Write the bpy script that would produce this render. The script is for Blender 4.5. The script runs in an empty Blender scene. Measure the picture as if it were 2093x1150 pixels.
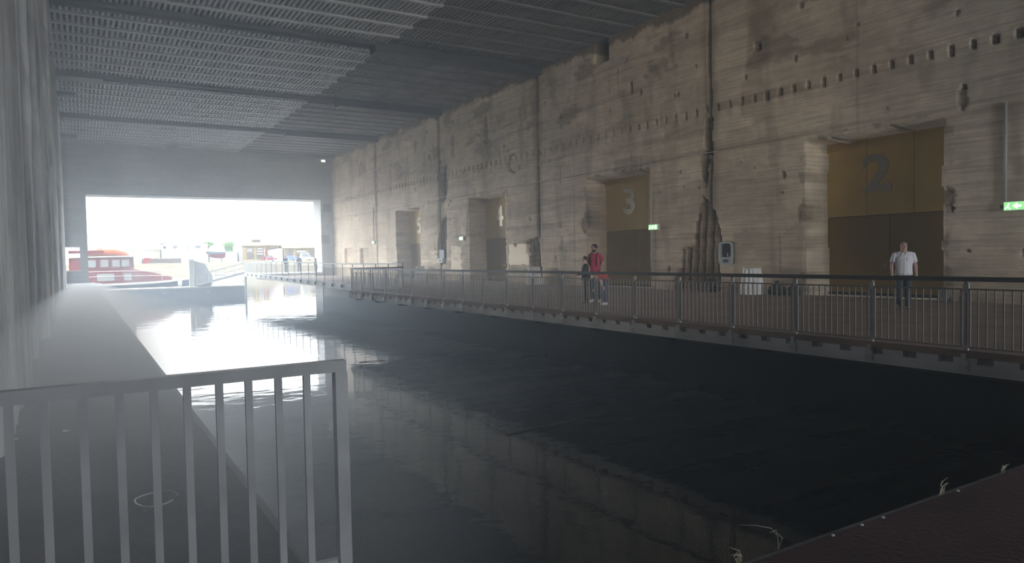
import bpy, math, random
import numpy as np
from mathutils import Vector, Matrix

C = bpy.context.scene
COL = C.collection
random.seed(7)
PI = math.pi

# ------------------------------------------------------------------ camera
W_PX, H_PX, F_PX, EYE = 2093, 1150, 1450.0, 1.6
def _k(p): return Vector(((p[0]-W_PX/2)/F_PX, (p[1]-H_PX/2)/F_PX, 1.0))
_Y = _k((165, 540)).normalized()
_n = _Y.cross(_k((1165, 521))).normalized()
if _n.y > 0: _n = -_n
_X = _Y.cross(_n)
RW = Matrix((_X, _Y, _n))                    # camera (x right, y down, z forward) -> world
def ray(px, py): return RW @ _k((px, py))
def at(px, py, X=None, Y=None, Z=None):
    r = ray(px, py)
    t = X/r.x if X is not None else (Y/r.y if Y is not None else (Z-EYE)/r.z)
    return Vector((r.x*t, r.y*t, r.z*t+EYE))
cam = bpy.data.cameras.new('camera'); camo = bpy.data.objects.new('camera', cam); COL.objects.link(camo)
cam.sensor_width = 36; cam.lens = 36*F_PX/W_PX; cam.clip_end = 2000; cam.clip_start = 0.05
right, down, fwd = (RW @ Vector(v) for v in ((1,0,0),(0,1,0),(0,0,1)))
M = Matrix((right, -down, -fwd)).transposed().to_4x4(); M.translation = (0, 0, EYE)
camo.matrix_world = M
C.camera = camo

# ------------------------------------------------------------------ light and exposure
SKY = 36.0
w = bpy.data.worlds.new('world'); C.world = w; w.use_nodes = True
w.node_tree.nodes['Background'].inputs[0].default_value = (0.79, 0.895, 1.0, 1)
w.node_tree.nodes['Background'].inputs[1].default_value = SKY
C.view_settings.view_transform = 'Standard'; C.view_settings.look = 'None'
C.view_settings.exposure = 0.4; C.view_settings.gamma = 1.0
C.cycles.max_bounces = 10; C.cycles.diffuse_bounces = 5; C.cycles.glossy_bounces = 4
C.cycles.volume_bounces = 2; C.cycles.sample_clamp_indirect = 3.0; C.cycles.sample_clamp_direct = 3.0
C.cycles.use_adaptive_sampling = False; C.cycles.denoising_prefilter = 'ACCURATE'
def portal(name, loc, sx, sz, rot):
    l = bpy.data.lights.new(name, 'AREA'); l.shape = 'RECTANGLE'; l.size = sx; l.size_y = sz
    l.cycles.is_portal = True
    o = bpy.data.objects.new(name, l); o.location = loc; o.rotation_euler = rot; COL.objects.link(o)
portal('sky_portal_gate', (10.7, 73.0, 2.8), 20.2, 9.6, (-PI/2, 0, 0))       # sky light through the big gate
portal('sky_portal_back', (16.0, -13.7, 1.9), 4.0, 3.8, (PI/2, 0, 0))         # sky light through the added opening behind the viewer

# ------------------------------------------------------------------ materials
MATS = {}
def mat(name, col, rough=0.6, metal=0.0, spec=0.5, noise=None, emit=None, bump=None):
    """noise=(scale xyz, amount, detail); bump=(scale xyz, strength)"""
    if name in MATS: return MATS[name]
    m = bpy.data.materials.new(name); m.use_nodes = True
    nt = m.node_tree; b = nt.nodes['Principled BSDF']
    b.inputs['Base Color'].default_value = (*col, 1); b.inputs['Roughness'].default_value = rough
    b.inputs['Metallic'].default_value = metal; b.inputs['Specular IOR Level'].default_value = spec
    if emit:
        b.inputs['Emission Color'].default_value = (*emit[:3], 1); b.inputs['Emission Strength'].default_value = emit[3]
    if noise or bump:
        tc = nt.nodes.new('ShaderNodeTexCoord')
    if noise:
        mp = nt.nodes.new('ShaderNodeMapping'); mp.inputs['Scale'].default_value = noise[0]
        n = nt.nodes.new('ShaderNodeTexNoise'); n.inputs['Scale'].default_value = 1; n.inputs['Detail'].default_value = noise[2] if len(noise) > 2 else 4
        r = nt.nodes.new('ShaderNodeMapRange'); r.inputs[1].default_value = 0.3; r.inputs[2].default_value = 0.7
        r.inputs[3].default_value = 1-noise[1]; r.inputs[4].default_value = 1+noise[1]
        v = nt.nodes.new('ShaderNodeVectorMath'); v.operation = 'SCALE'; v.inputs[0].default_value = col
        L = nt.links.new
        L(tc.outputs['Object'], mp.inputs[0]); L(mp.outputs[0], n.inputs['Vector']); L(n.outputs['Fac'], r.inputs[0])
        L(r.outputs[0], v.inputs['Scale']); L(v.outputs[0], b.inputs['Base Color'])
    if bump:
        mp2 = nt.nodes.new('ShaderNodeMapping'); mp2.inputs['Scale'].default_value = bump[0]
        n2 = nt.nodes.new('ShaderNodeTexNoise'); n2.inputs['Scale'].default_value = 1; n2.inputs['Detail'].default_value = 4
        bp = nt.nodes.new('ShaderNodeBump'); bp.inputs['Strength'].default_value = bump[1]; bp.inputs['Distance'].default_value = 0.05
        L = nt.links.new
        L(tc.outputs['Object'], mp2.inputs[0]); L(mp2.outputs[0], n2.inputs['Vector']); L(n2.outputs['Fac'], bp.inputs['Height']); L(bp.outputs[0], b.inputs['Normal'])
    MATS[name] = m
    return m

def concrete(name, col, streak_scale, blotch_scale=0.35, streak=0.18, blotch=0.22, use_attr=True):
    """board-marked concrete: fine streaks along the boards, soft blotches, and dirt from the vertex attribute 'dirt'"""
    m = bpy.data.materials.new(name); m.use_nodes = True; nt = m.node_tree; b = nt.nodes['Principled BSDF']
    b.inputs['Roughness'].default_value = 0.9; b.inputs['Specular IOR Level'].default_value = 0.2
    N, L = nt.nodes.new, nt.links.new
    tc = N('ShaderNodeTexCoord')
    def nz(scale, detail, lo, hi, a, z):
        mp = N('ShaderNodeMapping'); mp.inputs['Scale'].default_value = scale
        n = N('ShaderNodeTexNoise'); n.inputs['Scale'].default_value = 1; n.inputs['Detail'].default_value = detail; n.inputs['Roughness'].default_value = 0.6
        r = N('ShaderNodeMapRange'); r.inputs[1].default_value = lo; r.inputs[2].default_value = hi; r.inputs[3].default_value = a; r.inputs[4].default_value = z
        L(tc.outputs['Object'], mp.inputs[0]); L(mp.outputs[0], n.inputs['Vector']); L(n.outputs['Fac'], r.inputs[0])
        return r, n
    r1, n1 = nz(streak_scale, 5, 0.35, 0.65, 1-streak, 1+streak)
    r2, n2 = nz((blotch_scale,)*3, 6, 0.35, 0.65, 1-blotch, 1+blotch)
    r3, n3 = nz((2.6,)*3, 6, 0.3, 0.7, 0.88, 1.1)
    m1 = N('ShaderNodeMath'); m1.operation = 'MULTIPLY'; L(r1.outputs[0], m1.inputs[0]); L(r2.outputs[0], m1.inputs[1])
    m2 = N('ShaderNodeMath'); m2.operation = 'MULTIPLY'; L(m1.outputs[0], m2.inputs[0]); L(r3.outputs[0], m2.inputs[1])
    v = N('ShaderNodeVectorMath'); v.operation = 'SCALE'; v.inputs[0].default_value = col; L(m2.outputs[0], v.inputs['Scale'])
    out = v
    if use_attr:
        at_ = N('ShaderNodeAttribute'); at_.attribute_name = 'dirt_and_shade'
        mx = N('ShaderNodeVectorMath'); mx.operation = 'MULTIPLY'; L(v.outputs[0], mx.inputs[0]); L(at_.outputs['Vector'], mx.inputs[1]); out = mx
    L(out.outputs[0], b.inputs['Base Color'])
    ad = N('ShaderNodeMath'); ad.operation = 'ADD'; L(n1.outputs['Fac'], ad.inputs[0]); L(n3.outputs['Fac'], ad.inputs[1])
    bp = N('ShaderNodeBump'); bp.inputs['Strength'].default_value = 0.5; bp.inputs['Distance'].default_value = 0.025
    L(ad.outputs[0], bp.inputs['Height']); L(bp.outputs[0], b.inputs['Normal'])
    return m

# ------------------------------------------------------------------ mesh builder
class MB:
    def __init__(s): s.v = []; s.f = []
    def add(s, vs, fs):
        o = len(s.v); s.v += [tuple(p) for p in vs]; s.f += [tuple(i+o for i in f) for f in fs]; return s
    def box(s, x0, x1, y0, y1, z0, z1):
        x0, x1 = min(x0,x1), max(x0,x1); y0, y1 = min(y0,y1), max(y0,y1); z0, z1 = min(z0,z1), max(z0,z1)
        return s.add([(x0,y0,z0),(x1,y0,z0),(x1,y1,z0),(x0,y1,z0),(x0,y0,z1),(x1,y0,z1),(x1,y1,z1),(x0,y1,z1)],
                     [(3,2,1,0),(4,5,6,7),(0,1,5,4),(1,2,6,5),(2,3,7,6),(3,0,4,7)])
    def prism(s, poly, z0, z1, axis='z'):
        """poly of 2D points extruded along axis; x: poly=(y,z), y: poly=(x,z), z: poly=(x,y)"""
        f = {'z': lambda a, b, h: (a,b,h), 'y': lambda a, b, h: (a,h,b), 'x': lambda a, b, h: (h,a,b)}[axis]
        n = len(poly); vs = [f(a,b,z0) for a,b in poly]+[f(a,b,z1) for a,b in poly]
        return s.add(vs, [tuple(range(n))[::-1], tuple(range(n,2*n))]+[(i,(i+1)%n,(i+1)%n+n,i+n) for i in range(n)])
    def tube(s, pts, r, n=8, caps=True):
        pts = [Vector(p) for p in pts]; rs = r if isinstance(r, (list, tuple)) else [r]*len(pts)
        ref = None; o = len(s.v)
        for i, p in enumerate(pts):
            t = (pts[min(i+1,len(pts)-1)]-pts[max(i-1,0)]).normalized()
            if ref is None: ref = Vector((0,0,1)) if abs(t.z) < .9 else Vector((1,0,0))
            a = t.cross(ref).normalized(); b = t.cross(a); ref = a.cross(t) if False else ref
            for k in range(n):
                q = 2*PI*k/n; s.v.append(tuple(p+(a*math.cos(q)+b*math.sin(q))*rs[i]))
        for i in range(len(pts)-1):
            for k in range(n):
                k2 = (k+1) % n; s.f.append((o+i*n+k, o+i*n+k2, o+(i+1)*n+k2, o+(i+1)*n+k))
        if caps:
            s.f.append(tuple(o+k for k in range(n))[::-1]); s.f.append(tuple(o+(len(pts)-1)*n+k for k in range(n)))
        return s
    def bar(s, a, b, wd, ht, up=(0,0,1)):
        a, b = Vector(a), Vector(b); t = (b-a).normalized(); u = Vector(up)
        sd = t.cross(u).normalized()*wd/2; u2 = sd.cross(t).normalized()*ht/2
        vs = [a-sd-u2, a+sd-u2, a+sd+u2, a-sd+u2, b-sd-u2, b+sd-u2, b+sd+u2, b-sd+u2]
        return s.add(vs, [(0,1,2,3)[::-1],(4,5,6,7),(0,1,5,4),(1,2,6,5),(2,3,7,6),(3,0,4,7)])
    def lathe(s, prof, c=(0,0,0), n=20, sx=1, sy=1):
        o = len(s.v)
        for r, z in prof:
            for k in range(n):
                q = 2*PI*k/n; s.v.append((c[0]+r*sx*math.cos(q), c[1]+r*sy*math.sin(q), c[2]+z))
        for i in range(len(prof)-1):
            for k in range(n):
                k2 = (k+1) % n; s.f.append((o+i*n+k, o+i*n+k2, o+(i+1)*n+k2, o+(i+1)*n+k))
        s.f.append(tuple(o+k for k in range(n))[::-1]); s.f.append(tuple(o+(len(prof)-1)*n+k for k in range(n)))
        return s
    def ball(s, c, rx, ry, rz, n=12, m=8):
        return s.lathe([(math.sin(PI*(i+.02)/(m+.04)), -rz*math.cos(PI*(i+.02)/(m+.04))) for i in range(m+1)], c, n, rx, ry)
    def build(s, name, m, parent=None, smooth=False, loc=None):
        me = bpy.data.meshes.new(name)
        vs = s.v
        if loc is not None: vs = [(x-loc[0], y-loc[1], z-loc[2]) for x, y, z in vs]
        me.from_pydata(vs, [], s.f); me.update()
        if smooth: me.shade_smooth()
        if m: me.materials.append(m)
        o = bpy.data.objects.new(name, me); COL.objects.link(o)
        if loc is not None: o.location = loc
        if parent is not None:
            o.parent = parent
        return o
def tag(o, label=None, cat=None, group=None, kind=None):
    if label: o['label'] = label
    if cat: o['category'] = cat
    if group: o['group'] = group
    if kind: o['kind'] = kind
    return o
def empty(name, loc=(0,0,0), rz=0.0, **k):
    o = bpy.data.objects.new(name, None); COL.objects.link(o); o.location = loc; o.rotation_euler = (0,0,rz); o.empty_display_size = .2
    return tag(o, **k)
def children(o): return [c for c in COL.objects if c.parent is o]
def copy_tree(o, parent=None):
    c = o.copy(); COL.objects.link(c); c.parent = parent
    for ch in children(o): copy_tree(ch, c)
    return c
def struct(mb, name, m, label=None, cat=None, smooth=False):
    return tag(mb.build(name, m, smooth=smooth), label, cat, None, 'structure')

# smooth pseudo-noise on numpy arrays
def nz(a, b, fa, fb, seed, octaves=4):
    rg = np.random.RandomState(seed); out = 0; amp = 1; tot = 0
    for o in range(octaves):
        for j in range(3):
            th = rg.uniform(0, 2*PI); f = 2**o*rg.uniform(.7, 1.3)
            out = out+amp*np.sin(a*fa*f*math.cos(th)*2+b*fb*f*math.sin(th)*2+rg.uniform(0, 2*PI)+1.3*np.sin(a*fa*f*.7+b*fb*f*.9+rg.uniform(0, 6)))
        tot += amp*1.7; amp *= .6
    return out/tot
def inpoly(y, z, poly):
    r = np.zeros(y.shape, bool); n = len(poly)
    for i in range(n):
        y1, z1 = poly[i]; y2, z2 = poly[(i+1) % n]
        if z1 == z2: continue
        r ^= ((z1 > z) != (z2 > z)) & (y < (y2-y1)*(z-z1)/(z2-z1)+y1)
    return r
def grid_mesh(name, pos, dirt_and_shade, m, flip=False):
    """pos (n,k,3) numpy grid -> one mesh with colour attribute 'dirt'"""
    n, k, _ = pos.shape; me = bpy.data.meshes.new(name)
    idx = np.arange(n*k).reshape(n, k)
    q = np.stack([idx[:-1,:-1], idx[1:,:-1], idx[1:,1:], idx[:-1,1:]], -1).reshape(-1, 4)
    if flip: q = q[:, ::-1]
    me.vertices.add(n*k); me.vertices.foreach_set('co', pos.reshape(-1).astype(np.float32))
    me.loops.add(q.size); me.loops.foreach_set('vertex_index', q.reshape(-1).astype(np.int32))
    me.polygons.add(len(q)); me.polygons.foreach_set('loop_start', np.arange(0, q.size, 4, dtype=np.int32))
    me.update(calc_edges=True)
    if dirt_and_shade is not None:
        a = me.color_attributes.new('dirt_and_shade', 'FLOAT_COLOR', 'POINT')
        d = np.ones((n*k, 4), np.float32); d[:, :3] = dirt_and_shade.reshape(-1, 3); a.data.foreach_set('color', d.reshape(-1))
    me.materials.append(m)
    o = bpy.data.objects.new(name, me); COL.objects.link(o); return o

# ------------------------------------------------------------------ key dimensions
WX = 22.1            # right wall
LX = -0.75           # left wall
FY, FT = 71.2, 2.6   # gate wall and its thickness
CZ = 12.0            # ceiling
WZ = -2.0            # water
EX = 11.4            # walkway edge
PITCH = 12.75
DOORS = [(11.5+PITCH*k, 16.15+PITCH*k) for k in range(4)]      # doors 2, 3, 4, 5
JOINTS = [20.62+PITCH*k for k in range(4)]
DX = 23.35           # door plane

# ------------------------------------------------------------------ right wall (relief carved into one mesh)
def wp(px, py):
    p = at(px, py, X=WX); return (p.y, p.z)
def wpoly(*pts): return [wp(*p) for p in pts]
ys = np.concatenate([[-14.6, -10, -6, -2, 2, 5, 7.5], np.arange(8.4, 30, .06), np.arange(30, FY+.6, .1)])
zs = np.concatenate([[-0.6, -0.05], np.arange(0.0, 12.45, .075)])
Yg, Zg = np.meshgrid(ys, zs, indexing='ij')
depth = .016*nz(Yg, Zg, .5, 1.2, 1)+.005*nz(Yg, Zg, .2, 9, 2, 2)
dirt_and_shade = np.ones(Yg.shape+(3,))
def stain_and_shade(mask, col):
    for i in range(3): dirt_and_shade[..., i] *= 1+(col[i]-1)*mask
sm = lambda e0, e1, x: np.clip((x-e0)/(e1-e0), 0, 1)**2*(3-2*np.clip((x-e0)/(e1-e0), 0, 1))
# broad weathering
big = nz(Yg, Zg, .16, .4, 11)
stain_and_shade(sm(.1, .6, big), (.80, .78, .77))
stain_and_shade(sm(.25, .6, nz(Yg, Zg, .9, .25, 12)), (.80, .79, .78))
stain_and_shade(sm(.35, .6, nz(Yg, Zg, .12, 3.2, 13)), (.82, .80, .78))
stain_and_shade(sm(.45, .65, nz(Yg, Zg, .5, .9, 14))*sm(6.5, 9, Zg), (.62, .6, .58))
# dark ragged upper margin under the roof
stain_and_shade(sm(11.55, 11.75, Zg+.25*nz(Yg, Zg*0, 1.6, 1, 15)), (.35, .34, .33))
# vertical construction joints with damp streaks
for i, jy in enumerate(JOINTS+[JOINTS[0]-PITCH*0-6.4, JOINTS[1]-6.4, JOINTS[2]-6.4]):
    main = i < 4
    wob = jy+.04*nz(Zg, Zg*0, .8, 1, 20+i)
    d = np.abs(Yg-wob)
    if main:
        depth += .12*(1-sm(.05, .09, d))
        stain_and_shade(1-sm(.05, .09, d), (.2, .19, .18))
        stain_and_shade((1-sm(.15, .55+.25*nz(Zg, Zg*0, .5, 1, 30+i), d))*sm(1, 4, Zg), (.62, .6, .57))
    else:
        stain_and_shade((1-sm(.03, .07, d))*sm(-.2, .3, nz(Zg, Zg*0, .6, 1, 40+i)), (.8, .78, .76))
# rows of small anchor notches
for k in range(108):
    ny = 9.47+.5955*k
    if ny > 70.5 or 47.7 < ny < 52 and False: continue
    hw, hh = .055, .12
    mk = (np.abs(Yg-ny-.01) < hw+.01) & (np.abs(Zg-7.42-.03*math.sin(k*1.7)) < hh)
    depth[mk] += .28; stain_and_shade(mk*1., (.16, .15, .14))  # notch shade painted into the colour, the relief alone stays too light
    mk2 = (1-sm(.05, .2, np.abs(Yg-ny)))*sm(6.6, 7.3, Zg)*(Zg < 7.35)*(random.random())
    stain_and_shade(mk2, (.75, .73, .7))
stain_and_shade((1-sm(.12, .22, np.abs(Zg-7.45)))*(sm(16.0, 16.5, Yg)*(1-sm(20.2, 20.5, Yg))), (.66, .64, .6))
# horizontal lift line at door-head height
stain_and_shade(1-sm(.015, .05, np.abs(Zg-5.72-.05*nz(Yg, Yg*0, .3, 1, 50))), (.6, .58, .56))
for zz in (1.9, 3.3, 4.6, 6.4, 8.8, 10.2): stain_and_shade((1-sm(.01, .05, np.abs(Zg-zz-.03*nz(Yg, Yg*0, .4, 1, int(zz*10)))))*sm(-.2, .5, nz(Yg, Yg*0, .5, 1, int(zz*7))), (.78, .76, .74))
# tie holes and spalls
rg = np.random.RandomState(5)
for k in range(150):
    hy, hz = rg.uniform(9, 70), rg.uniform(.6, 11); r = rg.uniform(.03, .1)
    mk = ((Yg-hy)/r)**2+((Zg-hz)/(r*rg.uniform(1, 1.8)))**2 < 1
    depth[mk] += .06; stain_and_shade(mk*1., (.42, .4, .38))
for k in range(26):
    hy, hz = rg.uniform(9, 70), rg.uniform(1, 10.5)
    mk = 1-sm(.02, .06, np.abs(Yg-hy)+.02*np.sin(Zg*9)); mk = mk*(np.abs(Zg-hz) < rg.uniform(.25, .8))
    stain_and_shade(mk, (.6, .58, .56))
# vents and broken pockets
def pocket(y0, y1, z0, z1, dp, col=(.5, .48, .46)):
    mk = (Yg > y0) & (Yg < y1) & (Zg > z0) & (Zg < z1); depth[mk] += dp; stain_and_shade(mk*1., col)  # recess colour darkened to deepen the shade inside
pocket(27.05, 28.1, 11.0, 12.3, .9, (.06,.06,.06))
pocket(18.1, 18.42, 9.2, 9.5, .4, (.12,.11,.1))
y0, z0 = wp(1288, 178); pocket(y0-.12, y0+.12, z0-.32, z0+.2, .3, (.12,.11,.1))
stain_and_shade((1-sm(.2, .9, np.abs(Yg-18.0-.15*(Zg-9.5))))*sm(9.3, 9.8, Zg), (.62, .6, .57))
y0, z0 = wp(1050, 333)
rr = np.hypot((Yg-y0)/.75, (Zg-z0)/.62); mk = (rr > .72) & (rr < 1) & ((Yg-y0) > -.1); depth[mk] += .15; stain_and_shade(mk*1., (.5, .48, .45))
for (px, py, ry, rz) in ((925,300,.25,.7),(992,265,.3,.9),(848,298,.2,.5),(735,350,.3,.45),(1640,430,.18,.3),(1937,405,.2,.25),(1195,460,.3,.42),(1200,430,.13,.9),(1968,205,.12,.4)):
    y0, z0 = wp(px, py)
    rr = np.hypot((Yg-y0)/ry, (Zg-z0)/rz)*(1+.35*nz(Yg, Zg, 2.5, 2.5, px)); mk = rr < 1
    depth[mk] += .05; stain_and_shade(mk*1., (.6, .57, .54))
# big broken scars with vertical grooves
def scar(poly, dp, seed, groove=7.5, col=(.52, .48, .44)):
    jy = .12*nz(Yg, Zg, 1.2, 1.5, seed); jz = .15*nz(Yg, Zg, 1.5, 1, seed+1)
    mk = inpoly(Yg+jy, Zg+jz, poly)
    g = np.sin(Yg*groove*2+1.2*np.sin(Zg*1.1+seed)+.6*nz(Yg, Zg, .6, 2, seed+2))
    depth[mk] += (dp*1.5*(1.1+.75*g)+.03*nz(Yg, Zg, 3, 3, seed+3))[mk]
    stain_and_shade(mk*1., col); stain_and_shade(mk*sm(.0, .8, g), (.32, .30, .28))  # deeper groove bottoms set darker
scar(wpoly((1440,402),(1452,412),(1466,450),(1477,500),(1472,540),(1478,606),(1370,608),(1392,540),(1396,505),(1412,500),(1428,440)), .09, 60)
scar(wpoly((1075,492),(1097,482),(1103,500),(1109,570),(1088,578),(1083,525)), .1, 70)
scar(wpoly((912,436),(913,540),(900,540),(895,500),(905,450)), .09, 80)
scar(wpoly((1441,232),(1456,232),(1458,300),(1450,330),(1442,300)), .1, 90, 5)
scar(wpoly((1436,310),(1452,300),(1450,360),(1440,388),(1434,360)), .07, 95, 5)
scar(wpoly((905,345),(913,335),(914,400),(904,420),(901,380)), .07, 97, 5)
y0, z0 = wp(1285, 338); stain_and_shade((1-sm(.9, 1.2, np.abs(Yg-y0)))*(np.abs(Zg-z0) < .35), (.72, .7, .66))
# damp render patch beside door 2 and low dirt
pp = wpoly((1500,470),(1600,480),(1640,450),(1642,560),(1500,560)); stain_and_shade(inpoly(Yg+.1*nz(Yg, Zg, 1, 1, 3), Zg+.15*nz(Yg, Zg, 1, 1, 4), pp)*1., (.78, .77, .76))
stain_and_shade((1-sm(.1, 1.2, Zg+.4*nz(Yg, Yg*0, .8, 1, 8))), (.8, .78, .76))
# limewashed panels
def wash(poly, col, seed):
    mk = inpoly(Yg+.05*nz(Yg, Zg, 2, 2, seed), Zg+.04*nz(Yg, Zg, 2, 2, seed+1), poly)*(1-.5*sm(.3, .6, nz(Yg, Zg, 2.2, 2.2, seed+2)))
    stain_and_shade(mk, col)
wash(wpoly((1041,500),(1080,498),(1082,540),(1041,541)), (2.5, 2.6, 2.75), 100)
wash(wpoly((922,504),(943,504),(943,553),(922,553)), (2.1, 2.2, 2.3), 110)
wash(wpoly((771,506),(790,502),(791,542),(771,542)), (1.45, 1.48, 1.52), 120)
wash(wpoly((878,511),(893,511),(893,531),(878,531)), (1.6, 1.65, 1.7), 130)
stain_and_shade((1-sm(.06, .14, np.abs(Zg-1.35-.15*nz(Yg, Yg*0, .9, 1, 9))))*sm(42.5, 43, Yg)*(1-sm(58.5, 59, Yg)), (1.5, 1.52, 1.55))
# blocked windows near the gate
for (a, b, c, d) in ((704,718,508,537),(736,754,507,540)):
    y1, z1 = wp(a, c); y0, z0 = wp(b, d)
    mk = (Yg > y0) & (Yg < y1) & (Zg > z0) & (Zg < z1); depth[mk] += .2; stain_and_shade(mk*1., (.72, .7, .66))
    mk &= Zg > z0+(z1-z0)*.45; stain_and_shade(mk*1., (.72, .7, .68))
# recesses for the two wall cabinets
pocket(19.5, 20.2, 1.15, 2.0, .18); pocket(45.7, 46.55, 1.45, 2.15, .25)
# door openings last: they cut everything else
for i, (ya, yb) in enumerate(DOORS):
    ra = .07*nz(Zg, Zg*0, 1.0, 1, 200+i); rb = .035*nz(Zg, Zg*0, .9, 1, 210+i); rt = .06*nz(Yg, Yg*0, 1.4, 1, 220+i)
    mk = (Yg > ya+ra) & (Yg < yb+rb) & (Zg < 5.42+rt)
    near = np.clip(np.minimum.reduce([Yg-(ya+ra)+.0, (yb+rb)-Yg]), 0, None)
    depth = np.where(mk, 1.32+.0*near, depth)
    dirt_and_shade[mk] = (.85, .83, .8)
    rim = (~mk) & (Yg > ya+ra-.3) & (Yg < yb+rb+.3) & (Zg < 5.42+rt+.2)
    stain_and_shade(rim*sm(.2, .6, nz(Yg, Zg, 2.5, 2.5, 230+i)), (.6, .58, .55))
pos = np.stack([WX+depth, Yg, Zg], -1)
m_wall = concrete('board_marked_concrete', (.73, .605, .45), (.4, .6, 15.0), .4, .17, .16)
o = grid_mesh('wall_right', pos, dirt_and_shade, m_wall)
tag(o, 'tall weathered board-marked concrete wall with deep door openings, right of the basin', 'wall', kind='structure')

# ------------------------------------------------------------------ left wall with pilasters and runs of lime
ys = np.concatenate([[-14.6, -5, 0, 4], np.arange(6, 40, .06), np.arange(40, FY+.6, .15)])
zs = np.concatenate([[-.05], np.arange(.1, 12.6, .2)])
Yg, Zg = np.meshgrid(ys, zs, indexing='ij')
dirt_and_shade = np.ones(Yg.shape+(3,))
xl = LX-.0065*np.clip(Yg-12, 0, 60)
bump = np.zeros(Yg.shape)
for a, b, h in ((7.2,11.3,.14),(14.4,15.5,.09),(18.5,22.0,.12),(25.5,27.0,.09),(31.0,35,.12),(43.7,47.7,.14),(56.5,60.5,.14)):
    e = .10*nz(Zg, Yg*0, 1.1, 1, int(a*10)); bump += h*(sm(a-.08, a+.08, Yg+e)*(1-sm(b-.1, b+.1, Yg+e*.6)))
bump += .035*nz(Yg, Zg, 1.3, .12, 301)+.015*nz(Yg, Zg, 3, .6, 302)
stain_and_shade(sm(.0, .5, nz(Yg, Zg, .9, .07, 303)), (.66, .66, .67)); stain_and_shade(sm(.2, .6, nz(Yg, Zg, .35, .5, 304)), (.8, .78, .78))
stain_and_shade(sm(.1, .6, nz(Yg, Zg, 2.4, .1, 305)), (.75, .74, .74)); stain_and_shade((1-sm(.0, .07, bump)), (.62, .62, .64))
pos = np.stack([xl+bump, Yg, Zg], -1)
o = grid_mesh('wall_left', pos, dirt_and_shade, concrete('streaked_concrete', (.78, .76, .73), (2.2, 2.2, .25), .5), flip=True)
tag(o, 'grey concrete wall with streaked pilasters rising from the narrow left quay', 'wall', kind='structure')

# ------------------------------------------------------------------ gate wall (far end) and wall behind the viewer
m_far = concrete('gate_concrete', (.36, .355, .34), (.4, .4, 4.0), .3, .1, .15, False)
m_jamb = m_far
b = MB(); y0, y1 = FY, FY+FT
L0 = -1.3
gx0, gx1, gz = .56, 20.84, 7.6
b.box(L0-3, WX+3, y0, y1, gz, 14)                  # lintel
b.box(gx1, WX+3, y0, y1, -4, gz)                   # right pier
b.box(L0-3, L0-.1, y0, y1, -4, gz)
b.box(L0-.1, -.03, y0, y1, -4, 1.05); b.box(L0-.1, -.03, y0, y1, 3.1, gz)   # around the small side opening
b.box(-.03, gx0, y0, y1, -4, gz)                   # left pier
struct(b, 'wall_far', m_far, 'massive concrete end wall framing the bright water gate', 'wall')
b = MB()
b.box(-1.5, 14, -14.6, -14, -.2, 13); b.box(18, WX+1, -14.6, -14, -.2, 13); b.box(14, 18, -14.6, -14, 3.8, 13)  # opening added to let fill daylight in from behind
struct(b, 'wall_back', m_far, 'concrete wall behind the viewer with an added opening for fill light', 'wall')
# shallow rusted plates bolted to the right pier
for (px, py, s, lab) in ((665, 489, .42, 'square dark plate low on the pier right of the water gate'), (668, 425, .40, 'square dark plate high on the pier right of the water gate')):
    p = at(px, py, Y=FY); bb = MB().box(p.x-s, p.x+s, FY-.06, FY-.002, p.z-s*1.1, p.z+s*1.1)
    for sx in (-1, 1):
        for sz in (-1, 1): bb.tube([(p.x+sx*s*.8, FY-.09, p.z+sz*s*.9), (p.x+sx*s*.8, FY-.05, p.z+sz*s*.9)], .03, 6)
    tag(bb.build('wall_plate', mat('dark_plate', (.12,.13,.14), .6)), lab, 'plate')

# ------------------------------------------------------------------ ceiling: ribbed steel between joists
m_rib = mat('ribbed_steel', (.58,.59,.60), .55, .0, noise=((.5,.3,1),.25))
m_rib2 = mat('dark_ribbed_steel', (.23,.227,.222), .8, .1, noise=((.6,.5,1),.3))  # darker, rougher steel for the ribs right of XS
m_void = mat('ceiling_deck', (.10,.10,.10), .9)
JP = 1.582; CY0 = 33.2
b1, b2, bv, bj, bj2 = MB(), MB(), MB(), MB(), MB()
bv.box(LX-1, WX+1.5, -15, FY+.1, CZ+.16, CZ+.5)
XS = 13.0
nj0, nj1 = int((4-CY0)/JP), int((FY-CY0)/JP)+1
beams_at = {0, 8, 16, -8}
for j in range(nj0, nj1+1):
    y = CY0+j*JP
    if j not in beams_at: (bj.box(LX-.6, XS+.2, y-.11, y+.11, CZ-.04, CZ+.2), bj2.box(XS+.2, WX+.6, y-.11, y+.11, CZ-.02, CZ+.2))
    ya, yb = y+.20, min(y+JP-.2, FY)
    if j in beams_at: ya += .35
    if j+1 in beams_at: yb -= .3
    if yb-ya < .2: continue
    sg = random.choice((0,0,0,.06))
    x = LX-.3
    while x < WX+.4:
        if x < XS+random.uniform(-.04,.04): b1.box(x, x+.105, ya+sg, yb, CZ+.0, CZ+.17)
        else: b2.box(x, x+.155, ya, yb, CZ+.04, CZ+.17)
        x += .215
ce = struct(bv, 'ceiling', m_void, 'dark ceiling of ribbed steel decking between cross joists', 'ceiling')
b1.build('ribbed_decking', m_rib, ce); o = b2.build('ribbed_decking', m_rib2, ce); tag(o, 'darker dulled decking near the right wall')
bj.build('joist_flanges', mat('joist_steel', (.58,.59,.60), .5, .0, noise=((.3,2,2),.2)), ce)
m_beam = mat('dark_beam_steel', (.075,.078,.085), .6, .2, noise=((.5,2,2),.3))
m_beam2 = mat('dark_web', (.10,.10,.105), .7, .1, noise=((.6,2,2),.4))
names = ['first', 'second', 'third']
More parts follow.
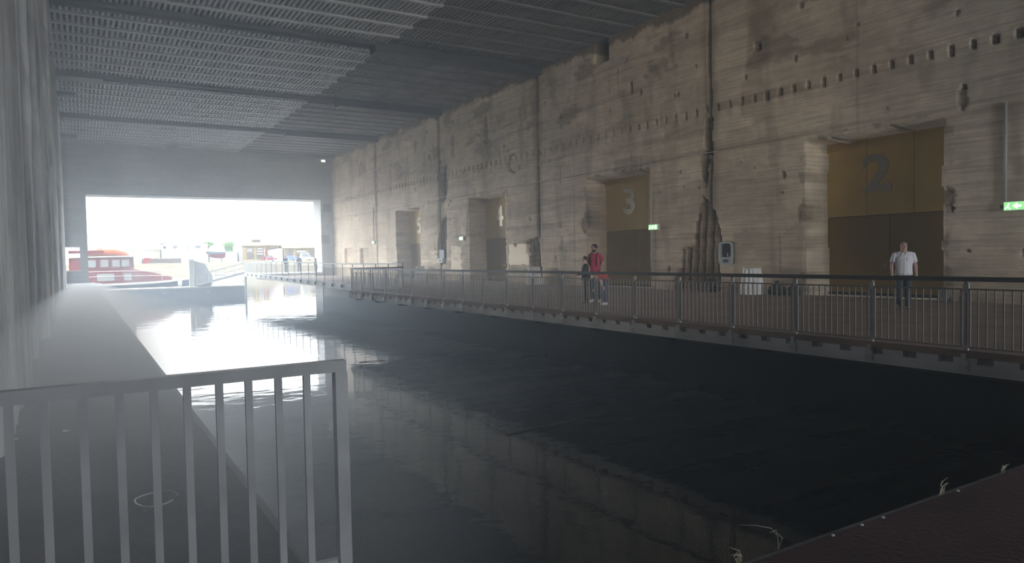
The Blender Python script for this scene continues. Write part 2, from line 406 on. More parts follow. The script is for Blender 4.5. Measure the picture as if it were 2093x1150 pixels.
for n_, (y, xs, xl_) in enumerate(((33.2, 12.5, -.6), (CY0+8*JP, 14.7, 1.4), (CY0+16*JP, 14.4, .9))):
    b = MB(); b.box(xs, WX+.5, y-.42, y+.42, CZ-.42, CZ+.17)
    o = b.build('ceiling_beam', m_beam)
    tag(o, ['deep dark box beam meeting the right wall, closest to the viewer', 'deep dark box beam meeting the right wall, middle of three', 'deep dark box beam meeting the right wall, closest to the gate'][n_], 'beam', 'box beams under the ceiling', 'structure')
    t = MB(); t.box(xl_, xs, y-.45, y-.37, CZ-.12, CZ+.17); t.box(xl_, xs, y+.37, y+.45, CZ-.12, CZ+.17); t.box(xl_, xs, y-.37, y+.37, CZ-.02, CZ+.17)
    t.build('shallow_channel', m_beam2, o)
    if n_: 
        l = MB().box(LX-.7, xl_, y-.8, y+.5, CZ-.3, CZ+.17); l.build('end_casing', m_beam, o)
for y in (50.9, 67.2):
    o = MB().box(LX-.8, .1, y-.4, y+.4, CZ-.2, CZ+.17).build('ceiling_bracket', m_beam)
    tag(o, 'small dark casing under the ceiling at the left wall, '+('middle one' if y < 60 else 'farthest one'), 'bracket', kind='structure')

o = bj2.build('joist_flanges', mat('dark_joist_steel', (.20,.197,.192), .8, .1, noise=((.3,2,2),.2)), ce)  # joists continue in a darker tone right of XS

# ------------------------------------------------------------------ floors, quays, water
m_floor = mat('worn_paving_lit', (.25,.175,.135), .85, noise=((.8,.8,.8),.22,6), bump=((14,14,14),.25))  # near quay paving repeated in a lighter tone, as if lit
m_near = mat('worn_paving_dim', (.075,.036,.038), .85, noise=((1.2,1.2,1.2),.25,6), bump=((25,25,25),.3))  # same paving as the walkway, darkened for the dim near quay
m_quay = mat('dark_quay_concrete', (.15,.15,.155), .9, noise=((.8,.8,.8),.3,6), bump=((6,6,6),.4))
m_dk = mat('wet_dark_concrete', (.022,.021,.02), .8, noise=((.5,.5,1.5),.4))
b = MB(); b.box(1.02, WX+.2, -14, 2.45, -3.5, 0); b.box(LX-.3, 1.02, -14, 3.5, -3.5, 0)
struct(b, 'floor', m_near, 'dark maroon quay floor where the viewer stands', 'floor')
ed = MB().box(1.04, WX, 2.45, 2.50, -.5, -.015)
struct(ed, 'trim_1', m_quay, 'rough stone edge of the near quay', 'edge')
b = MB()
ny = 60
prof = [(LX-.6, .0), (.94, .0), (1.02, -.05), (1.02, -3.5), (LX-.6, -3.5)]
b.prism(prof, 3.5, FY+.05, 'y')
struct(b, 'quay_ledge', m_quay, 'narrow dark concrete quay running along the left wall', 'quay')
b = MB(); b.box(EX+.12, WX+.3, 2.45, 34.3, -.14, 0.0); b.box(14.4, WX+.3, 34.3, FY+.05, -.14, 0.0)
struct(b, 'walkway_deck', m_floor, 'broad brown paved walkway along the right wall', 'walkway')
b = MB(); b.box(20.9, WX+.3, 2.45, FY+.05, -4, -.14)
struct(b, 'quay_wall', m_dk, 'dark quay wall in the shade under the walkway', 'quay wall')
m_fascia = mat('grey_edge_beam', (.50,.49,.475), .75, noise=((1,.5,2),.2), bump=((3,3,3),.2))
b = MB(); YE = 34.3
b.box(EX-.06, EX+.16, 2.45, YE, -.31, -.15); b.box(EX+.1, EX+.16, 2.45, YE, -.15, -.06)
y = 2.6
while y < YE-.2:
    b.box(EX-.05, EX+.12, y, y+.34, -.15, -.06); y += .56
b.box(EX-.06, 14.2, YE-.12, YE, -.31, -.06)
struct(b, 'trim_2', m_fascia, 'grey steel edge beam carrying the walkway over the water', 'edge beam')
b = MB().box(EX-.04, EX+.14, 2.45, YE, -.06, .05); b.box(EX+.14, 14.2, YE-.14, YE, -.06, .05)
struct(b, 'trim_3', m_floor, 'raised brown kerb along the walkway edge', 'kerb')
# cross beams and piles below the deck
b = MB()
for k in range(12): b.box(EX+.16, 20.9, 4+k*2.7, 4.25+k*2.7, -.42, -.14)
struct(b, 'deck_joists', m_dk, 'dark beams under the walkway deck', 'beams')

# water
mw = bpy.data.materials.new('dark_harbour_water'); mw.use_nodes = True; nt = mw.node_tree; p = nt.nodes['Principled BSDF']
p.inputs['Base Color'].default_value = (.006,.008,.010,1); p.inputs['Roughness'].default_value = .025; p.inputs['IOR'].default_value = 1.33
tc = nt.nodes.new('ShaderNodeTexCoord')
def wn(scale, detail, strength, dist, prev=None):
    mp = nt.nodes.new('ShaderNodeMapping'); mp.inputs['Scale'].default_value = scale; mp.inputs['Rotation'].default_value = (0,0,.5)
    n = nt.nodes.new('ShaderNodeTexNoise'); n.inputs['Scale'].default_value = 1; n.inputs['Detail'].default_value = detail; n.inputs['Distortion'].default_value = .4
    bp = nt.nodes.new('ShaderNodeBump'); bp.inputs['Strength'].default_value = strength; bp.inputs['Distance'].default_value = dist
    nt.links.new(tc.outputs['Object'], mp.inputs[0]); nt.links.new(mp.outputs[0], n.inputs['Vector']); nt.links.new(n.outputs['Fac'], bp.inputs['Height'])
    if prev: nt.links.new(prev.outputs[0], bp.inputs['Normal'])
    return bp
b1_ = wn((.55,.8,1), 2, .35, .035); b2_ = wn((2.2,3.2,1), 3, .25, .010, b1_)
nt.links.new(b2_.outputs[0], p.inputs['Normal'])
b = MB(); b.add([(-400,2.4,WZ),(500,2.4,WZ),(500,196,WZ),(-400,196,WZ)], [(0,1,2,3)])
struct(b, 'water', mw, 'dark rippled harbour water filling the basin and running out through the gate', 'water')

# ------------------------------------------------------------------ doors with big numerals
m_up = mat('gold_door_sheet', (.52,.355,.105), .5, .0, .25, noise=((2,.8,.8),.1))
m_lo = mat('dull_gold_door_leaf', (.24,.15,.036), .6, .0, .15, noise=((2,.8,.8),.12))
m_gap = mat('door_gap', (.02,.018,.015), .9)
m_num = mat('mirror_steel', (.40,.34,.25), .33, 1.0)
m_dkst = mat('dark_grey_steel', (.10,.10,.10), .5, .4)
ord_d = ['on the nearest door, behind the man in white', 'third', '', '']
dl = ['wide gold double door marked 2, behind the man in the white shirt', 'gold double door marked 3, behind the family group',
      'gold double door marked 4 in its deep concrete recess', 'gold double door marked 5, deepest recess near the gate']
for i, (ya, yb) in enumerate(DOORS):
    d = empty('door_%d' % (i+1), (DX, (ya+yb)/2, 0), label=dl[i], cat='door', kind='structure')
    hw = (yb-ya)/2+.12; z1 = 2.76; z2 = 5.55
    def bx(n, y0, y1, za, zb, m, x0=-.06, x1=.06, par=d): return MB().box(x0, x1, y0, y1, za, zb).build(n, m, par)
    bx('door_gap', -hw, hw, 0, z2, m_gap, .05, .09)
    s = 2*hw/3
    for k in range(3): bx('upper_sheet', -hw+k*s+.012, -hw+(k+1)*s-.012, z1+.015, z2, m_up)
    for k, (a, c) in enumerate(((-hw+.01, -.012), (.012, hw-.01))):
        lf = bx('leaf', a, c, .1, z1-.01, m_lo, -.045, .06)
        hb = MB(); hy = -.14 if k == 0 else .14
        hb.tube([(-.045,hy,1.05),(-.10,hy,1.05),(-.10,hy+(-.1 if k == 0 else .1),1.05)], .012, 8); hb.box(-.055,-.045,hy-.02,hy+.02,.95,1.15)
        hb.build('handle', m_num, lf)
    bx('threshold', -hw, hw, 0, .1, m_gap, -.05, .06)
    cu = bpy.data.curves.new('numeral', 'FONT'); cu.body = str(2+i); cu.size = 1.9; cu.extrude = .012; cu.offset = .045; cu.align_x = 'CENTER'
    to = bpy.data.objects.new('numeral_curve', cu); COL.objects.link(to)
    dg = bpy.context.evaluated_depsgraph_get(); dg.update()
    me = bpy.data.meshes.new_from_object(to.evaluated_get(dg)); bpy.data.objects.remove(to); bpy.data.curves.remove(cu)
    xsv = [v.co.y for v in me.vertices]; h0 = min(xsv); sc = 1.30/(max(xsv)-h0)
    for v in me.vertices:
        x, y, z = v.co; v.co = (-.062-z-.012, -x*sc*1.25+.45, (y-h0)*sc+3.56)
    me.materials.clear(); me.materials.append(m_num)
    no = bpy.data.objects.new('numeral', me); COL.objects.link(no); no.parent = d

# ------------------------------------------------------------------ walkway railings
m_rail = mat('grey_rail_steel', (.28,.275,.27), .5, .4)
m_bal = mat('grey_baluster_steel', (.29,.265,.245), .5, .3)
m_hand = mat('dark_handrail', (.11,.105,.105), .45, .3)
m_brk = mat('galvanised_bracket', (.45,.45,.44), .5, .4)
def bay_proto():
    r = empty('railing_bay')
    p = MB().box(-.012,.012,-.021,.021,.0,1.09).build('post', m_rail, r)
    q = MB().box(-.10,-.062,-.07,.07,-.27,-.10); q.box(-.09,.0,-.035,.035,-.12,.0); q.box(-.03,.02,-.035,.035,-.02,.12)
    for s in (-.04,.04): q.tube([(-.12,s,-.2),(-.09,s,-.2)], .014, 6)
    q.build('bracket', m_brk, p)
    MB().box(-.016,.016,-.04,.04,.93,1.06).build('collar', m_brk, p)
    MB().box(-.012,.012,.06,1.46,.96,.985).build('top_bar', m_bal, r)
    MB().box(-.012,.012,.06,1.46,.085,.11).build('bottom_bar', m_bal, r)
    pb = MB().box(-.007,.007,-.009,.009,.11,.96)
    me = None
    for k in range(13):
        y = .07+k*.115
        if me is None: o = pb.build('baluster', m_bal, r); me = o.data
        else: o = bpy.data.objects.new('baluster', me); COL.objects.link(o); o.parent = r
        o.location = (0, y, 0)
        if k in (0, 12): o.scale = (1.6, 1.5, 1.0)
    return r
NB = 20; Y0 = 4.08
ordn = ['first','second','third','fourth','fifth','sixth','seventh','eighth','ninth','tenth','eleventh','twelfth','thirteenth','fourteenth','fifteenth','sixteenth','seventeenth','eighteenth','nineteenth','twentieth']
pb_ = bay_proto()
for k in range(NB):
    r = pb_ if k == 0 else copy_tree(pb_)
    r.location = (EX, Y0+1.5*k, .0)
    tag(r, 'grey baluster railing bay on the walkway edge, %s from the photo\'s right side' % ordn[k], 'railing', 'railing bays along the walkway')
b = MB().box(EX-.045, EX+.045, 2.5, Y0+1.5*NB+.03, 1.09, 1.16)
h = b.build('handrail', m_hand); tag(h, 'long dark handrail running on top of the walkway railing', 'handrail')
# return across to the footbridge
r = empty('railing_return', (EX, Y0+1.5*NB, 0), label='short dark railing return joining walkway railing to the footbridge', cat='railing')
MB().box(.06, 2.75, -.05, .05, 1.10, 1.17).build('top_bar', m_hand, r)
MB().box(-.016, .016, -.03, .02, .0, 1.09).build('post', m_rail, r)
MB().box(.05, 2.72, -.012, .012, .085, .11).build('bottom_bar', m_bal, r)
for k in range(21): MB().box(.1+k*.13-.008, .1+k*.13+.008, -.008, .008, .11, 1.10).build('baluster', m_bal, r)
for k in range(3): MB().box(.85*k+.95, .85*k+1.0, -.03, .03, 0, 1.10).build('post', m_rail, r)

# footbridge going out through the gate, gently rising
BX, BY0, BY1 = 14.2, 34.3, 76.0
def bz(y): return .38*max(0, (y-45)/31)
b = MB()
for k in range(12):
    ya, yb = BY0+(BY1-BY0)*k/12, BY0+(BY1-BY0)*(k+1)/12
    za, zb = bz(ya), bz(yb)
    b.add([(BX,ya,za-.32),(BX+.25,ya,za-.32),(BX+.25,ya,za+.03),(BX,ya,za+.03),(BX,yb,zb-.32),(BX+.25,yb,zb-.32),(BX+.25,yb,zb+.03),(BX,yb,zb+.03)],
          [(3,2,1,0),(4,5,6,7),(0,1,5,4),(1,2,6,5),(2,3,7,6),(3,0,4,7)])
struct(b, 'trim_4', m_fascia, 'pale edge beam of the footbridge leading out through the gate', 'edge beam')
b = MB()
for k in range(12):
    ya, yb = FY+(BY1-FY)*k/12, FY+(BY1-FY)*(k+1)/12
    b.add([(BX+.25,ya,bz(ya)-.2),(20.8,ya,bz(ya)-.2),(20.8,ya,bz(ya)),(BX+.25,ya,bz(ya)),(BX+.25,yb,bz(yb)-.2),(20.8,yb,bz(yb)-.2),(20.8,yb,bz(yb)),(BX+.25,yb,bz(yb))],
          [(3,2,1,0),(4,5,6,7),(0,1,5,4),(1,2,6,5),(2,3,7,6),(3,0,4,7)])
struct(b, 'footbridge_deck', m_fascia, 'grey footbridge deck outside the gate', 'footbridge')
m_far_rail = mat('pale_bridge_rail', (.26,.27,.28), .5, .3)
nb2 = 21
for k in range(nb2):
    ya = BY0+.1+(BY1-BY0-.1)*k/nb2; yb = BY0+.1+(BY1-BY0-.1)*(k+1)/nb2; za, zb = bz(ya), bz(yb)
    r = empty('bridge_railing_bay', (BX+.05, ya, za), label='pale footbridge railing bay, %s from the railing return' % (ordn[k] if k < 20 else 'last, outermost one'), cat='railing', group='railing bays of the footbridge')
    L_ = yb-ya; dz = zb-za
    MB().box(-.02,.02,-.03,.03,-.2,1.3).build('post', m_far_rail, r)
    MB().box(-.16,-.05,-.06,.06,-.2,.0).build('bracket', m_brk, r)
    MB().bar((0,0,1.31),(0,L_,1.31+dz),.07,.06).build('top_bar', m_far_rail, r)
    MB().bar((0,0,.12),(0,L_,.12+dz),.03,.03).build('bottom_bar', m_far_rail, r)
    MB().bar((0,0,1.08),(0,L_,1.08+dz),.025,.025).build('middle_bar', m_far_rail, r)
    n = 9 if k > 6 else 11
    for j in range(1, n): 
        yy = L_*j/n; MB().box(-.007,.007,yy-.011,yy+.011,.12+dz*j/n,1.08+dz*j/n).build('baluster', m_far_rail, r)
o = MB().tube([(BX+.1, BY1-.1, -3.2), (BX+.1, BY1-.1, .35)], .11, 10).build('support_pile', mat('dark_pile', (.12,.12,.12), .6), smooth=True)
tag(o, 'thin dark pile holding up the outer end of the footbridge', 'pile')

# ------------------------------------------------------------------ foreground railing across the left quay
m_fr = mat('painted_grey_railing', (.58,.58,.58), .55, .1, noise=((3,3,3),.2,6))
RY = 3.43
r = empty('quay_railing', (.2, RY, 0), label='grey steel barrier railing across the left quay, closest to the viewer', cat='railing')
def rb(n, *a, m=m_fr): 
    return MB().box(a[0]-.2, a[1]-.2, a[2]-RY, a[3]-RY, a[4], a[5]).build(n, m, r)
rb('top_rail', LX+.02, 1.10, RY-.03, RY+.03, 1.05, 1.105)
p = rb('post', 1.045, 1.105, RY-.03, RY+.03, .0, 1.05); MB().box(1.0-.2,1.15-.2,-.075,.075,0,.012).build('foot_plate', m_fr, p)
rb('bottom_rail', LX+.02, 1.06, RY-.02, RY+.02, .08, .12)
for k, px in enumerate((-62, 15, 88, 168, 243, 314, 382, 448, 508, 569, 627)):
    q = at(px, 800, Y=RY); x = q.x
    if x < LX+.05: continue
    rb('baluster', x-.016, x+.016, RY-.012, RY+.012, .12, 1.055)

# ------------------------------------------------------------------ wall fittings
m_wh = mat('white_plastic', (.75,.75,.72), .5)
m_black = mat('black_void', (.012,.012,.014), .6)
m_green = mat('lit_green_sign', (.10,.6,.25), .5, emit=(.30,.75,.28,.9))
m_glow = mat('lit_sign_pictogram', (.8,1,.85), .5, emit=(.85,1,.8,2.2))
exits = ((9.45, 2.72, .36, 'green lit emergency exit sign right of door 2'), (23.95, 2.78, .30, 'green lit emergency exit sign beside door 3'),
         (42.75, 2.86, .30, 'small lit exit sign left of door 4'), (59.6, 3.04, .28, 'tiny lit exit light left of door 5'))
for (y, z, hw, lab) in exits:
    s = empty('exit_sign', (WX-.02, y, z), label=lab, cat='exit sign', group='exit signs on the concrete wall')
    MB().box(-.09,.03,-hw,hw,-.13,.13).build('housing', m_wh, s)
    MB().box(-.10,-.09,-hw+.02,hw-.02,-.11,.11).build('lit_face', m_green, s)
    g = MB(); a = hw*.5
    g.add([(-.102,hw*.35,.0),(-.102,hw*.02,.09),(-.102,hw*.02,-.09)], [(0,1,2)]); g.box(-.104,-.1,-hw*.25,hw*.05,-.03,.03)   # arrow
    g.box(-.104,-.1,-hw*.75,-hw*.45,-.09,.09); g.ball((-.102,hw*.62,.06),.004,.022,.022,8,5); g.bar((-.102,hw*.62,.05),(-.102,hw*.72,-.02),.005,.03); g.bar((-.102,hw*.72,-.02),(-.102,hw*.5,-.08),.005,.025); g.bar((-.102,hw*.72,-.02),(-.102,hw*.88,-.08),.005,.025)
    g.build('pictogram', m_glow, s)
    MB().box(.0,.1,hw-.04,hw+.12,-.05,.05).build('wall_bracket', m_dkst, s)
def wallbox(y, z, hy, hz, lab, m_f):
    s = empty('wall_cabinet', (WX, y, z), label=lab, cat='wall cabinet')
    fr = MB()
    n = 24; outer = []; inner = []
    for k in range(n):
        q = 2*PI*k/n; c_, s_ = math.cos(q), math.sin(q)
        f = (abs(c_)**6+abs(s_)**6)**(-1/6)
        outer.append((hy*f*c_, hz*f*s_)); inner.append((hy*.8*f*c_, hz*.60*f*s_+hz*.26))
    vs = [(-.05,a,b_) for a,b_ in outer]+[(-.05,a,b_) for a,b_ in inner]+[(.10,a,b_) for a,b_ in outer]+[(.15,a,b_) for a,b_ in inner]
    fs = []
    for k in range(n):
        k2 = (k+1) % n
        fs += [(k,k2,n+k2,n+k), (2*n+k,2*n+k2,k2,k), (n+k,n+k2,3*n+k2,3*n+k)]
    fr.add(vs, fs); fr.build('frame', m_f, s)
    MB().box(.10,.14,-hy*.8,hy*.8,-hz*.35,hz*.88).build('dark_recess', m_black, s)
    MB().box(-.06,-.045,-hy*.45,hy*.3,-hz*.78,-hz*.52).build('meter_slot', m_black, s)
    MB().tube([(.04,-.05,-hz*.3),(.04,-.05,hz*.05)], .02, 8).build('valve', m_wh, s)
wallbox(19.85, 1.55, .36, .46, 'grey-rimmed recessed wall cabinet with dark opening, beside the broken scar', mat('grey_cabinet_rim', (.42,.44,.44), .5))
s = empty('wall_cabinet', (WX, 46.1, 1.75), label='small white meter box under a dark slot, beside door 4', cat='wall cabinet')
MB().box(.02,.12,-.4,.36,-.2,.4).build('dark_recess', m_black, s)
MB().box(-.12,.05,-.38,.34,-.52,-.2).build('meter_body', m_wh, s); MB().box(-.14,-.12,-.14,.1,-.44,-.28).build('dial', m_black, s)

# conduits
def pipe(name, pts, rad, m, lab, cat='conduit'):
    o = MB().tube(pts, rad, 6).build(name, m, smooth=True); tag(o, lab, cat); return o
m_cable = mat('pale_cable', (.62,.61,.58), .5); m_cond = mat('pale_conduit', (.42,.39,.36), .6)
pipe('conduit', [(WX-.05, 9.79, 2.86), (WX-.05, 9.79, 5.6)], .045, m_cond, 'pale vertical conduit dropping to the exit sign right of door 2')
pipe('conduit', [(WX-.05, 24.12, .4), (WX-.05, 24.12, 5.75)], .035, m_cond, 'thin vertical conduit along the right edge of door 3')
pipe('conduit', [(WX-.05, 43.05, 2.9), (WX-.05, 42.0, 2.95), (WX-.05, 42.0, 5.95)], .03, m_cond, 'thin vertical conduit along the left edge of door 4')
pipe('conduit', [(WX-.05, 59.6, 3.1), (WX-.05, 59.6, 6.1)], .035, m_cable, 'thin vertical conduit left of door 5 near a wall joint')
def cab(a, b_, sag, lab):
    pts = [(WX-.035, a[0]+(b_[0]-a[0])*i/14, a[1]+(b_[1]-a[1])*i/14-sag*4*(i/14)*(1-i/14)) for i in range(15)]
    pipe('cable', pts, .016, m_cable, lab, 'cable')
cab((70.5, 6.3), (49.8, 5.95), .12, 'thin pale cable strung above door 5')
cab((47.0, 5.9), (42.1, 5.95), .06, 'thin pale cable strung across the joint left of door 4')
cab((35.0, 5.72), (31.6, 5.8), .05, 'thin pale cable crossing the joint between doors 3 and 4')
cab((25.0, 5.7), (24.15, 5.75), .0, 'short pale cable end at the top right corner of door 3')
cab((21.2, 5.72), (20.2, 5.68), .03, 'short pale cable crossing the joint left of door 2')
# floodlight on the gate wall
p = at(655, 317, Y=FY)
s = empty('floodlight', (p.x, FY, 11.45), label='small pale floodlight high on the gate wall\'s right corner', cat='lamp')
MB().box(-.15,.35,-.55,-.2,-.12,.16).build('housing', m_wh, s); MB().box(-.03,.03,-.2,.02,-.03,.03).build('bracket', m_wh, s); MB().box(-.6,-.15,-.4,-.34,.08,.12).build('arm', m_wh, s)
MB().box(-.1,.3,-.56,-.55,-.09,.12).build('lens', mat('floodlight_lens', (.9,.9,.9), .3, emit=(1,1,.95,1.5)), s)

# white plastic-wrapped drums standing against the wall
m_wrap = mat('crinkled_white_wrap', (.80,.80,.79), .35, noise=((8,8,2),.12))
def drum(y, lab, h=.98):
    x = WX-.55
    s = empty('wrapped_drum', (x, y, 0), label=lab, cat='drum', group='white wrapped drums against the wall')
    b = MB(); n = 64; rings = [(.40,.0),(.405,.25),(.37,.5),(.34,.75),(.315,.93),(.32,.95)]
    o_ = 0
    for i, (rr, z) in enumerate(rings):
        for k in range(n):
            q = 2*PI*k/n; f = 1+(.05+.03*(i < 3))*math.sin(k*PI*.5+.4*math.sin(k*.9+i*.5))*(.35 if i > 4 else 1)
            b.v.append((rr*f*math.cos(q), rr*f*math.sin(q), z))
    for i in range(len(rings)-1):
        for k in range(n): k2 = (k+1) % n; b.f.append((i*n+k, i*n+k2, (i+1)*n+k2, (i+1)*n+k))
    b.f.append(tuple(range(n))[::-1]); b.f.append(tuple((len(rings)-1)*n+k for k in range(n)))
    b.build('wrap', m_wrap, s)
    MB().lathe([(.31,.95),(.335,.955),(.335,.99),(.30,1.0),(.0,1.0)], n=28).build('lid', m_wh, s)
drum(18.1, 'white plastic-wrapped drum against the wall left of door 2')
drum(34.1-1.0, 'white wrapped drum by the wall joint left of the family')
drum(48.6, 'white wrapped drum right of door 5, half hidden by railing')
# sandbags beside the drum and rubble at door 2
m_bag = mat('dark_sack', (.05,.05,.045), .9, noise=((6,6,6),.3))
for (x, y, s_, lab) in ((21.75,17.15,1.,'dark sack slumped on the floor right of the white drum'), (21.7,16.42,.8,'smaller dark sack beside the left jamb of door 2')):
    b = MB(); b.lathe([(.05,0),(.30*s_,.02),(.34*s_,.14),(.27*s_,.30*s_),(.14*s_,.40*s_),(.07,.44*s_),(.09,.52*s_)], n=18, sx=.85, sy=1)
    for i, v in enumerate(b.v): k = 1+.08*math.sin(i*2.1); b.v[i] = (v[0]*k, v[1]*k, v[2])
    o = b.build('sack', m_bag, smooth=True); o.location = (x, y, 0); tag(o, lab, 'sack', 'dark sacks by the wall')
m_rub = mat('broken_concrete', (.16,.14,.12), .95, noise=((5,5,5),.3))
def rock(x, y, z, r, lab, m=m_rub, sx=1., sz=1.):
    b = MB(); b.ball((0,0,0), r*sx, r, r*sz, 9, 6); rg_ = random.Random(int(x*100+y*37))
    for i, v in enumerate(b.v):
        k = rg_.uniform(.78, 1.12); b.v[i] = (v[0]*k, v[1]*k, max(v[2]*k, -r*sz*.7))
    o = b.build('rubble_block', m); o.location = (x, y, z+r*sz*.7); tag(o, lab, 'rubble', 'rubble at the right corner of door 2' if y < 13 else 'rubble under the broken scar')
rock(21.85, 11.3, 0, .17, 'broken concrete block on the floor at the right jamb of door 2', sz=1.5)
rock(21.85, 10.8, 0, .13, 'smaller broken block right of the one at door 2')
rock(21.8, 20.35, 0, .26, 'dark rubble lump under the wall cabinet', m_bag, sz=1.3)

# ------------------------------------------------------------------ small things on water and quay
o = MB().tube([(7.23,12.24,WZ+.01),(8.1,12.32,WZ+.02),(9.09,12.36,WZ+.015)], [.02,.03,.015], 6).build('floating_stick', mat('wet_wood', (.03,.025,.02), .6)); tag(o, 'thin dark stick floating on the basin water', 'stick')
o = MB().tube([(.38+.13*math.cos(t*PI/8), 5.31+.16*math.sin(t*PI/8), .012+.004*math.sin(t)) for t in range(15)], .006, 5).build('wire_loop', mat('pale_wire', (.6,.6,.58), .4)); tag(o, 'loop of pale wire lying on the left quay behind the railing', 'wire')
m_lit = mat('pale_litter', (.7,.7,.68), .7)
for i, (px, py, lab) in enumerate(((135,882,'scrap of white litter on the quay behind the third railing bar'), (30,898,'scrap of white litter at the foot of the left wall'), (88,838,'pale crumb of litter behind the second railing bar'))):
    q = at(px, py, Z=0); b = MB(); b.add([(-.03,-.02,.004),(.035,-.018,.012),(.03,.025,.006),(-.02,.03,.02),(-.03,-.02,.0),(.035,-.018,.002),(.03,.025,.0),(-.02,.03,.006)], [(0,1,2,3),(7,6,5,4),(0,4,5,1),(1,5,6,2),(2,6,7,3),(3,7,4,0)])
    o = b.build('litter_scrap', m_lit); o.location = (q.x, q.y, 0); o.rotation_euler = (0,0,i*1.3); tag(o, lab, 'litter', 'litter scraps on the left quay')
m_gr = mat('dry_grass', (.42,.38,.27), .7)
def tuft(x, y, n, hgt, lab, lean=(0,0), seed=0):
    rg_ = random.Random(seed); s = empty('grass_tuft', (x, y, -.01), label=lab, cat='grass', group='dry grass along the near quay edge')
    for k in range(n):
        a = rg_.uniform(0, 2*PI); l = hgt*rg_.uniform(.6, 1.1); dx, dy = math.cos(a)*.5+lean[0], math.sin(a)*.35+lean[1]
        pts = [(rg_.uniform(-.03,.03)+dx*l*t*t, dy*l*t*t, l*(t-.55*t*t)*1.6+.0) for t in (0,.25,.5,.75,1)]
        MB().tube(pts, [.0035,.0035,.003,.0022,.001], 4).build('blade', m_gr, s)
tuft(3.18, 2.50, 2, .22, 'single curled pale grass blade at the quay edge, tallest one', (-.9,.2), 3)
tuft(2.86, 2.50, 7, .09, 'pale grass tuft at the quay edge, bottom of the photo', (0,.2), 4)
tuft(4.75, 2.47, 5, .10, 'low flattened grass tuft halfway along the near quay edge', (1.2,.2), 5)
tuft(5.55, 2.47, 6, .08, 'low grass tuft at the photo\'s right end of the quay edge', (.8,.2), 6)
for i, (px, py) in enumerate(((1657,1079),(1728,1063),(1780,1051),(1953,1003))):
    q = at(px, py, Z=0); o = MB().ball((0,0,0),.012,.010,.007,7,5).build('pebble', m_lit); o.location = (q.x, 2.43, .006)
    tag(o, 'tiny pale pebble on the near quay edge, %s from the left' % ordn[i], 'pebble', 'pale pebbles on the near quay edge')

# ------------------------------------------------------------------ people
def bake(ob):
    dg = bpy.context.evaluated_depsgraph_get(); dg.update()
    me = bpy.data.meshes.new_from_object(ob.evaluated_get(dg)); old = ob.data
    ob.modifiers.clear(); ob.data = me; bpy.data.meshes.remove(old)
def skin(name, J, edges, root, m, parent, extra=None, lv=2):
    names_ = sorted({n for e in edges for n in e}); ix = {n: i for i, n in enumerate(names_)}
    me = bpy.data.meshes.new(name); me.from_pydata([J[n][0] for n in names_], [(ix[a], ix[b_]) for a, b_ in edges], [])
    ob = bpy.data.objects.new(name, me); COL.objects.link(ob)
    sk = ob.modifiers.new('skin', 'SKIN'); sk.branch_smoothing = .6
    lay = me.skin_vertices[0] if len(me.skin_vertices) else None
    for n in names_:
        r = J[n][1]; d = me.skin_vertices[0].data[ix[n]]; d.radius = r if isinstance(r, tuple) else (r, r)
        d.use_root = (n == root)
    ss = ob.modifiers.new('sub', 'SUBSURF'); ss.levels = lv; ss.render_levels = lv
    bake(ob)
    if extra:
        em = bpy.data.meshes.new('x'); em.from_pydata(extra.v, [], extra.f); em.update()
        n0 = len(ob.data.vertices)
        vs = [v.co[:] for v in ob.data.vertices]+[v.co[:] for v in em.vertices]
        fs = [tuple(p.vertices) for p in ob.data.polygons]+[tuple(i+n0 for i in p.vertices) for p in em.polygons]
        nm = bpy.data.meshes.new(name); nm.from_pydata(vs, [], fs); nm.update(); ob.data = nm; bpy.data.meshes.remove(em)
    ob.data.shade_smooth(); ob.data.materials.clear(); ob.data.materials.append(m); ob.parent = parent
    return ob
V3 = Vector
